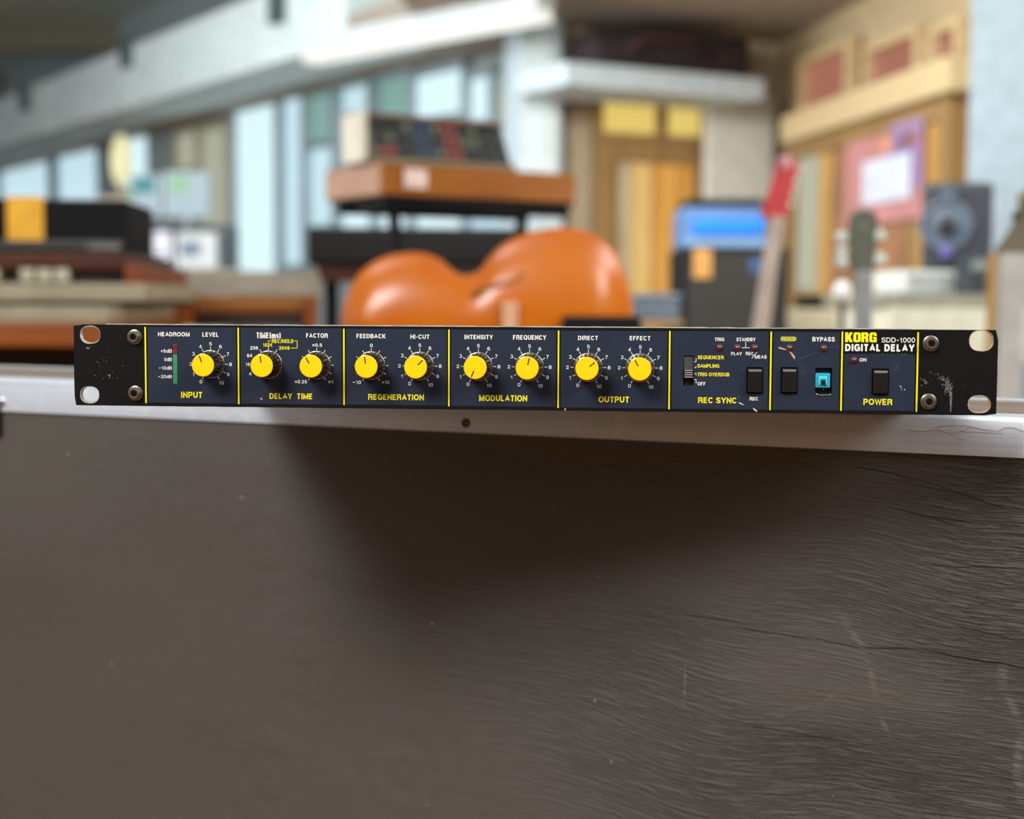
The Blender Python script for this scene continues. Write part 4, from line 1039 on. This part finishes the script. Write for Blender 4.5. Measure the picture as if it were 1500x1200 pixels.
# smooth resample
def cr_(P, t):
    n = len(P)-1; f = t*n; i = min(int(f), n-1); u = f-i
    p = [P[max(0, min(n, i+j))] for j in (-1, 0, 1, 2)]
    return tuple(.5*((2*p[1][c]) + (-p[0][c]+p[2][c])*u + (2*p[0][c]-5*p[1][c]+4*p[2][c]-p[3][c])*u*u + (-p[0][c]+3*p[1][c]-3*p[2][c]+p[3][c])*u**3) for c in (0, 1))
top = [cr_(up, i/60) for i in range(61)]
bot = [(x, 2*480-y if True else 0) for (x, y) in reversed(top[1:-1])]
outl = [((x-700)*gk, (628-y)*gk) for (x, y) in top + bot]
cz = (628-480)*gk; cxm = (715-700)*gk
bm = bmesh.new(); rings = []
n_ = len(outl)
DEPTH = .07
def ringat(sc, y, toward=0):
    R = []
    for (x, z) in outl:
        # shrink towards the body's long axis
        ax = max(-.16, min(.16, x*.8)) if True else 0
        R.append(bm.verts.new((ax + (x-ax)*sc, y, cz + (z-cz)*sc)))
    return R
rings = [ringat(s_, y) for s_, y in ((.0, DEPTH+.012), (.5, DEPTH+.011), (.9, DEPTH+.004), (1.0, DEPTH), (1.0, 0), (.97, -.003), (.9, -.004), (.75, -.013), (.55, -.022), (.3, -.028), (.0, -.030))]
for a, b in zip(rings, rings[1:]):
    for i in range(n_): 
        try: bm.faces.new((a[i], a[(i+1) % n_], b[(i+1) % n_], b[i]))
        except ValueError: pass
bmesh.ops.remove_doubles(bm, verts=bm.verts, dist=1e-5)
g = N('orange_lacquer'); co = g.coord(); f = g.noise(g.mapping(co, scale=(1, 1, 1)), 5, 3)
g.put(g.b.inputs['Base Color'], g.ramp(f, [(.3, lin((184, 86, 0))), (.6, lin((202, 106, 0)))])); g.b.inputs['Roughness'].default_value = .3; g.b.inputs['Specular IOR Level'].default_value = .3; g.b.inputs['Coat Weight'].default_value = .35
g.b.inputs['Coat Roughness'].default_value = .16
fin(bm, 'guitar_body', g.m, gt, True, angle=R_(50))
def gp(x, y): return ((x-700)*gk, (628-y)*gk)
bm = bmesh.new(); P = [gp(700, 425), gp(722, 414), (gp(748, 408)), gp(762, 416), gp(740, 424), gp(716, 436)]
tube(bm, [(p[0], -.021, p[1]) for p in [gp(692, 436), gp(704, 424), gp(730, 418), gp(752, 412), gp(764, 402)]], .006, 8, .003); fin(bm, 'sound_hole', mat('f_hole_shadow', (150, 84, 16), .5), gt, True)
bm = bmesh.new(); x, z = gp(745, 462); box(bm, x-.012, x+.012, -.045, -.02, z-.035, z+.02, .004); fin(bm, 'bridge', mat('pale_pink_cream', (214, 160, 124), .4), gt)
bm = bmesh.new(); x0, z0 = gp(820, 486); x1, z1 = gp(934, 462); box(bm, x0, x1, -.05, -.03, z0, z1, .004); fin(bm, 'black_pickguard', M_blk, gt)
bm = bmesh.new(); x0, z0 = gp(930, 512); x1, z1 = gp(1010, 490); box(bm, x0-.02, x1+.25, -.03, .0, z0, z1-.004, .004); fin(bm, 'neck', mat('maple_neck', (196, 150, 116), .5), gt)

# blue amplifier head on black cabinet
o = BG('speaker_cabinet', 'tall black speaker cabinet with an orange label under the blue amplifier', 'speaker', 1075, 480, 4.3, 0, floor=True)
o.box('cabinet', 998, 1154, 364, 480, M_blk, 0, .36, .01, zmin=0); o.box('grille', 1006, 1146, 372, 480, mat('grille_cloth', (44, 43, 40), .9, vary=.2, scale=60), -.012, 0, .002, zmin=.05)
o.box('orange_label', 1014, 1040, 366, 408, mat('orange_card', (186, 134, 66), .6), -.018, -.012, .001); o.box('blue_badge', 1096, 1112, 380, 400, mat('blue_badge', (50, 84, 130), .5), -.018, -.012, .001)
o = BG('blue_amplifier_head', 'bright blue amplifier head with a black top on the tall cabinet', 'amplifier', 1060, 364, 4.3)
o.box('housing', 1000, 1124, 304, 363.5, mat('mid_blue_tolex', (74, 108, 156), .5), 0, .26, .01); o.box('black_top', 1008, 1118, 291, 305, M_blk, .01, .25, .006)
o.box('bright_front', 1014, 1116, 321, 343, mat('vivid_blue', (0, 118, 236), .4, vary=.04), -.012, 0, .003); o.box('lower_strip', 1002, 1122, 348, 362, mat('greyblue_strip', (104, 136, 172), .5), -.006, 0, .002)

# necks of guitars on stands (bodies hidden behind the case)
def standing_guitar(name, label, stl, D, nut, heel, wn_, wh_, m_neck, head, pegs, m_body, m_head):
    """nut and heel are pixel points on the neck line"""
    hp = Q(heel[0], heel[1], D); k = D/FPX
    root = thing(name, label, 'guitar', (hp.x, hp.y, 0), .0953)
    def T(x, y): return ((x-heel[0])*k, hp.z + (heel[1]-y)*k)
    a = Vector(T(*nut)); b = Vector(T(*heel)); d = (b-a).normalized(); e = b + d*.42; nrm = Vector((-d.y, d.x))
    bm = bmesh.new(); 
    q = [a-nrm*wn_*k/2, a+nrm*wn_*k/2, e+nrm*wh_*k/2, e-nrm*wh_*k/2]
    f = [bm.verts.new((p[0], -.012, p[1])) for p in q]; h = [bm.verts.new((p[0], .012, p[1])) for p in q]
    bm.faces.new(f); bm.faces.new(h[::-1])
    for i in range(4): bm.faces.new((f[i], f[(i+1) % 4], h[(i+1) % 4], h[i]))
    fin(bm, 'neck', m_neck, root)
    me = curve_mesh([[T(*p) for p in head]], .016, .001); me.name = 'headstock'; link('headstock', me, m_head, root)
    for (x, y, r, m_) in pegs:
        px_, pz_ = T(x, y); bm = bmesh.new()
        lathe(bm, [(r*k*.7, -.008), (r*k, -.003), (r*k, .005), (r*k*.7, .009)], 16); fin(bm, 'tuning_peg', m_, root, True, (px_, 0, pz_))
    # body
    c = e + d*.08; pts = []
    for i in range(40):
        t = 2*pi*i/40; r = .15 + .035*cos(2*t) + .02*cos(t); pts.append((c.x + nrm.x*r*sin(t) + d.x*r*cos(t)*1.25, c.y + nrm.y*r*sin(t) + d.y*r*cos(t)*1.25))
    me = curve_mesh([pts], .045, .003); me.name = 'guitar_body'; me.transform(Matrix.Translation((0, .01, 0))); link('guitar_body', me, m_body, root)
    zb_ = min(p[1] for p in pts)
    st = thing('guitar_stand', 'black floor stand of the ' + stl, 'stand', (hp.x, hp.y, 0), .0953)
    bm = bmesh.new(); z0 = max(.03, zb_-.008)
    tube(bm, [(c.x-.12, -.03, z0), (c.x+.12, -.03, z0)], .008); tube(bm, [(c.x-.12, .06, z0), (c.x+.12, .06, z0)], .008)
    for sx in (-.12, .12):
        tube(bm, [(c.x+sx, -.04, z0), (c.x+sx, .07, z0)], .008); tube(bm, [(c.x+sx, .06, z0), (c.x+sx*1.4, .2, .008)], .008); tube(bm, [(c.x+sx, -.03, z0), (c.x+sx*1.4, -.14, .008)], .008)
    fin(bm, 'stand_frame', M_blk, st, True)
    return root
M_rosy = mat('pinkish_maple', (184, 164, 148), .5)
M_pearl = mat('pearl_peg', (208, 212, 200), .35)
standing_guitar('red_guitar', 'red headed guitar with a pale neck in front of the speaker cabinet', 'red headed guitar', 2.9, (1135, 318), (1114, 480), 20, 28, M_rosy,
    [(1120, 322), (1112, 312), (1118, 296), (1124, 280), (1130, 260), (1134, 242), (1144, 233), (1158, 236), (1164, 248), (1160, 266), (1156, 284), (1150, 304), (1148, 322)],
    [(1165, 250, 5, mat('pink_peg', (232, 180, 180), .4)), (1160, 268, 5, M_pearl), (1157, 284, 5, M_pearl), (1154, 300, 5, M_pearl), (1146, 242, 12, mat('pink_peg', (232, 180, 180), .4))],
    mat('red_body', (178, 30, 34), .3, coat=.4), mat('red_headstock', (196, 60, 58), .35, vary=.15, scale=60))
standing_guitar('slotted_head_guitar', 'guitar with a dark headstock and round pearl pegs on both sides', 'guitar with round pearl pegs', 2.75, (1262, 396), (1264, 480), 22, 26, mat('grey_fretboard', (142, 142, 136), .5),
    [(1250, 400), (1244, 380), (1242, 330), (1244, 314), (1262, 308), (1278, 314), (1280, 330), (1278, 380), (1274, 400)],
    [(1230, 348, 9, M_pearl), (1231, 368, 8, M_pearl), (1231, 384, 9, M_pearl), (1284, 345, 9, M_pearl), (1285, 380, 10, M_pearl), (1262, 334, 6, mat('olive_inlay', (134, 132, 84), .5))],
    mat('dark_body', (70, 40, 24), .3, coat=.4), mat('dark_olive_head', (84, 88, 70), .5))
standing_guitar('right_edge_guitar', 'guitar with an orange rimmed pale neck at the right edge', 'guitar at the right edge', 2.5, (1478, 372), (1478, 480), 34, 38, mat('silver_grey_neck', (178, 172, 162), .45),
    [(1462, 376), (1458, 366), (1470, 350), (1482, 330), (1490, 300), (1494, 282), (1512, 278), (1520, 300), (1514, 340), (1500, 372)],
    [(1492, 290, 8, mat('olive_peg', (150, 146, 92), .4)), (1486, 318, 8, mat('dark_peg', (50, 48, 44), .4))],
    mat('orange_body', (190, 110, 40), .3, coat=.4), mat('dark_tan_head', (104, 92, 66), .5))
o = BG('wooden_post', 'short orange brown wooden post beside the right edge guitar', 'post', 1458, 480, 2.75, floor=True)
o.box('post', 1448, 1466, 372, 480, M_oak, 0, .02, .003, zmin=0)

# desk at right with studio gear
o = BG('studio_desk', 'grey desk with a cream keyboard front under the studio monitor', 'desk', 1380, 480, 3.5, 4, floor=True)
o.box('desk_top', 1290, 1500, 431, 451, mat('greenish_grey_top', (132, 132, 116), .6), 0, .5); o.box('cream_front', 1296, 1500, 452, 530, mat('cream_front', (206, 204, 182), .6), -.03, .4)
for (x) in (1300, 1470): o.box('leg', x, x+16, 530, 540, M_dk, .0, .4, zmin=0)
o = BG('white_mixer', 'small white mixer on the studio desk under the black monitor', 'mixer', 1370, 431, 3.6, 4)
o.box('mixer_body', 1322, 1416, 396, 430.5, mat('pale_mixer', (196, 200, 194), .5), 0, .24, .01)
for k_ in range(5): o.box('fader_cap', 1332+k_*17, 1340+k_*17, 404, 410, mat('grey_fader', (120, 128, 130), .5), -.012, 0, .002)
o = BG('studio_monitor', 'black studio monitor speaker with a round grey cone and violet light', 'speaker', 1395, 396, 3.62, -16)
k = o.k
o.box('cabinet', 1352, 1448, 268, 395.5, mat('blue_black_shell', (44, 50, 58), .5), 0, .2, .015)
bm = bmesh.new(); lathe(bm, [(38*k, 0), (38*k, .008), (33*k, .010), (29*k, .002), (15*k, -.004+.008), (13*k, .006), (12*k, .012), (6*k, .018)], 40)
cn = fin(bm, 'cone', mat('slate_cone', (88, 100, 114), .5), o.root, True, (o.X(1385), 0, o.Z(330)), angle=R_(40))
bm = bmesh.new(); lathe(bm, [(13*k, .010), (12*k, .022), (7*k, .028)], 28); fin(bm, 'dust_cap', mat('cap_black', (30, 32, 36), .5), cn, True)
bm = bmesh.new(); lathe(bm, [(9*k, 0), (9*k, .016), (7*k, .018)], 20); fin(bm, 'violet_badge', mat('violet', (92, 84, 150), .4), o.root, True, (o.X(1386), 0, o.Z(370)))
bm = bmesh.new(); lathe(bm, [(14*k, 0), (13*k, .010), (6*k, .004)], 24); fin(bm, 'tweeter', mat('tweeter_grey', (70, 84, 96), .5), o.root, True, (o.X(1388), 0, o.Z(284)))
o = BG('black_recorder', 'small black recorder with a round grey top beside the white mixer', 'recorder', 1434, 431, 3.5, 4)
o.box('recorder_body', 1419, 1450, 375, 430.5, mat('blue_black_shell', (44, 50, 58), .5), 0, .1, .008)
bm = bmesh.new(); k = o.k; lathe(bm, [(12*k, 0), (12*k, .01), (9*k, .02)], 24); fin(bm, 'grey_dial', mat('grey_dial', (104, 112, 110), .5), o.root, True, (o.X(1433), 0, o.Z(392)))
# white ball shaped lamp / knob near the pearl pegs
o = BG('microphone', 'white round microphone head on a thin stand beside the oak door', 'microphone', 1233, 480, 3.4, floor=True)
k = o.k; zc = o.Z(428)
bm = bmesh.new(); bmesh.ops.create_uvsphere(bm, u_segments=24, v_segments=14, radius=13*k, matrix=Matrix.Translation((0, 0, zc)) @ Matrix.Diagonal((1, 1, 1.25, 1))); fin(bm, 'microphone_head', mat('white_foam', (222, 222, 218), .7), o.root, True)
bm = bmesh.new(); tube(bm, [(0, 0, zc-14*k), (0, 0, .02)], .007); fin(bm, 'stand_pole', M_blk, o.root, True)
bm = bmesh.new(); lathe(bm, [(.11, 0), (.11, .012), (.02, .03)], 28, Matrix.Rotation(-pi/2, 4, 'X')); fin(bm, 'stand_base', M_blk, o.root, True)
# black bag on the white ledge
bagp = Q(985, 112, 5.75)
o = BG('dark_bag', 'dark padded bag lying on the white ledge', 'bag', 985, 104, 6.3, 18)
bm = bmesh.new()
xa, xb, H = o.X(862), o.X(1108), o.Z(36)
box(bm, xa, xb, 0, .3, 0, H, .05); bagm = mat('bag_black', (34, 24, 26), .8, vary=.5, scale=8)
o.root.location.z = zb1 + .0
fin(bm, 'bag_body', bagm, o.root, True)
bm = bmesh.new(); tube(bm, [(xa+.15, -.01, H*.5), (xa+.22, -.05, H*.75), (xb-.3, -.05, H*.75), (xb-.2, -.01, H*.5)], .012); fin(bm, 'handle', mat('strap_maroon', (70, 30, 34), .7), o.root, True)
o = BG('display_box', 'small dark box on the floor cabinet beside the oak door', 'box', 1200, 452, 5.0)
s = BG('low_cabinet', 'low cream cabinet in front of the oak door', 'cabinet', 1200, 452, 5.0, floor=True)
s.box('cabinet_body', 1150, 1240, 452, 490, mat('cream_cabinet', (190, 180, 150), .6), -.02, .3, zmin=0)
o.box('box_body', 1176, 1216, 434, 451.5, M_blk, .02, .14, .004); o.box('box_lid', 1175, 1217, 431, 434, M_dk, .015, .145, .002)
o = BG('blue_grey_crate', 'blue grey crate on a stool between the orange guitar and the cabinet', 'crate', 965, 470, 3.9)
o.box('crate_body', 934, 996, 432, 469.5, mat('bluegrey', (88, 100, 112), .6), 0, .2, .006); o.box('crate_rim', 932, 998, 430, 436, mat('bluegrey_light', (110, 124, 134), .6), -.004, .204, .002)
s = BG('stool', 'plain stool under the blue grey crate', 'stool', 965, 470, 3.9, floor=True)
s.box('seat', 928, 1000, 470, 480, M_oakdark, -.02, .22)
for x in (932, 984):
    for d in (.0, .17): s.box('leg', x, x+12, 480, 500, M_oakdark, d, d+.025, .002, zmin=0)
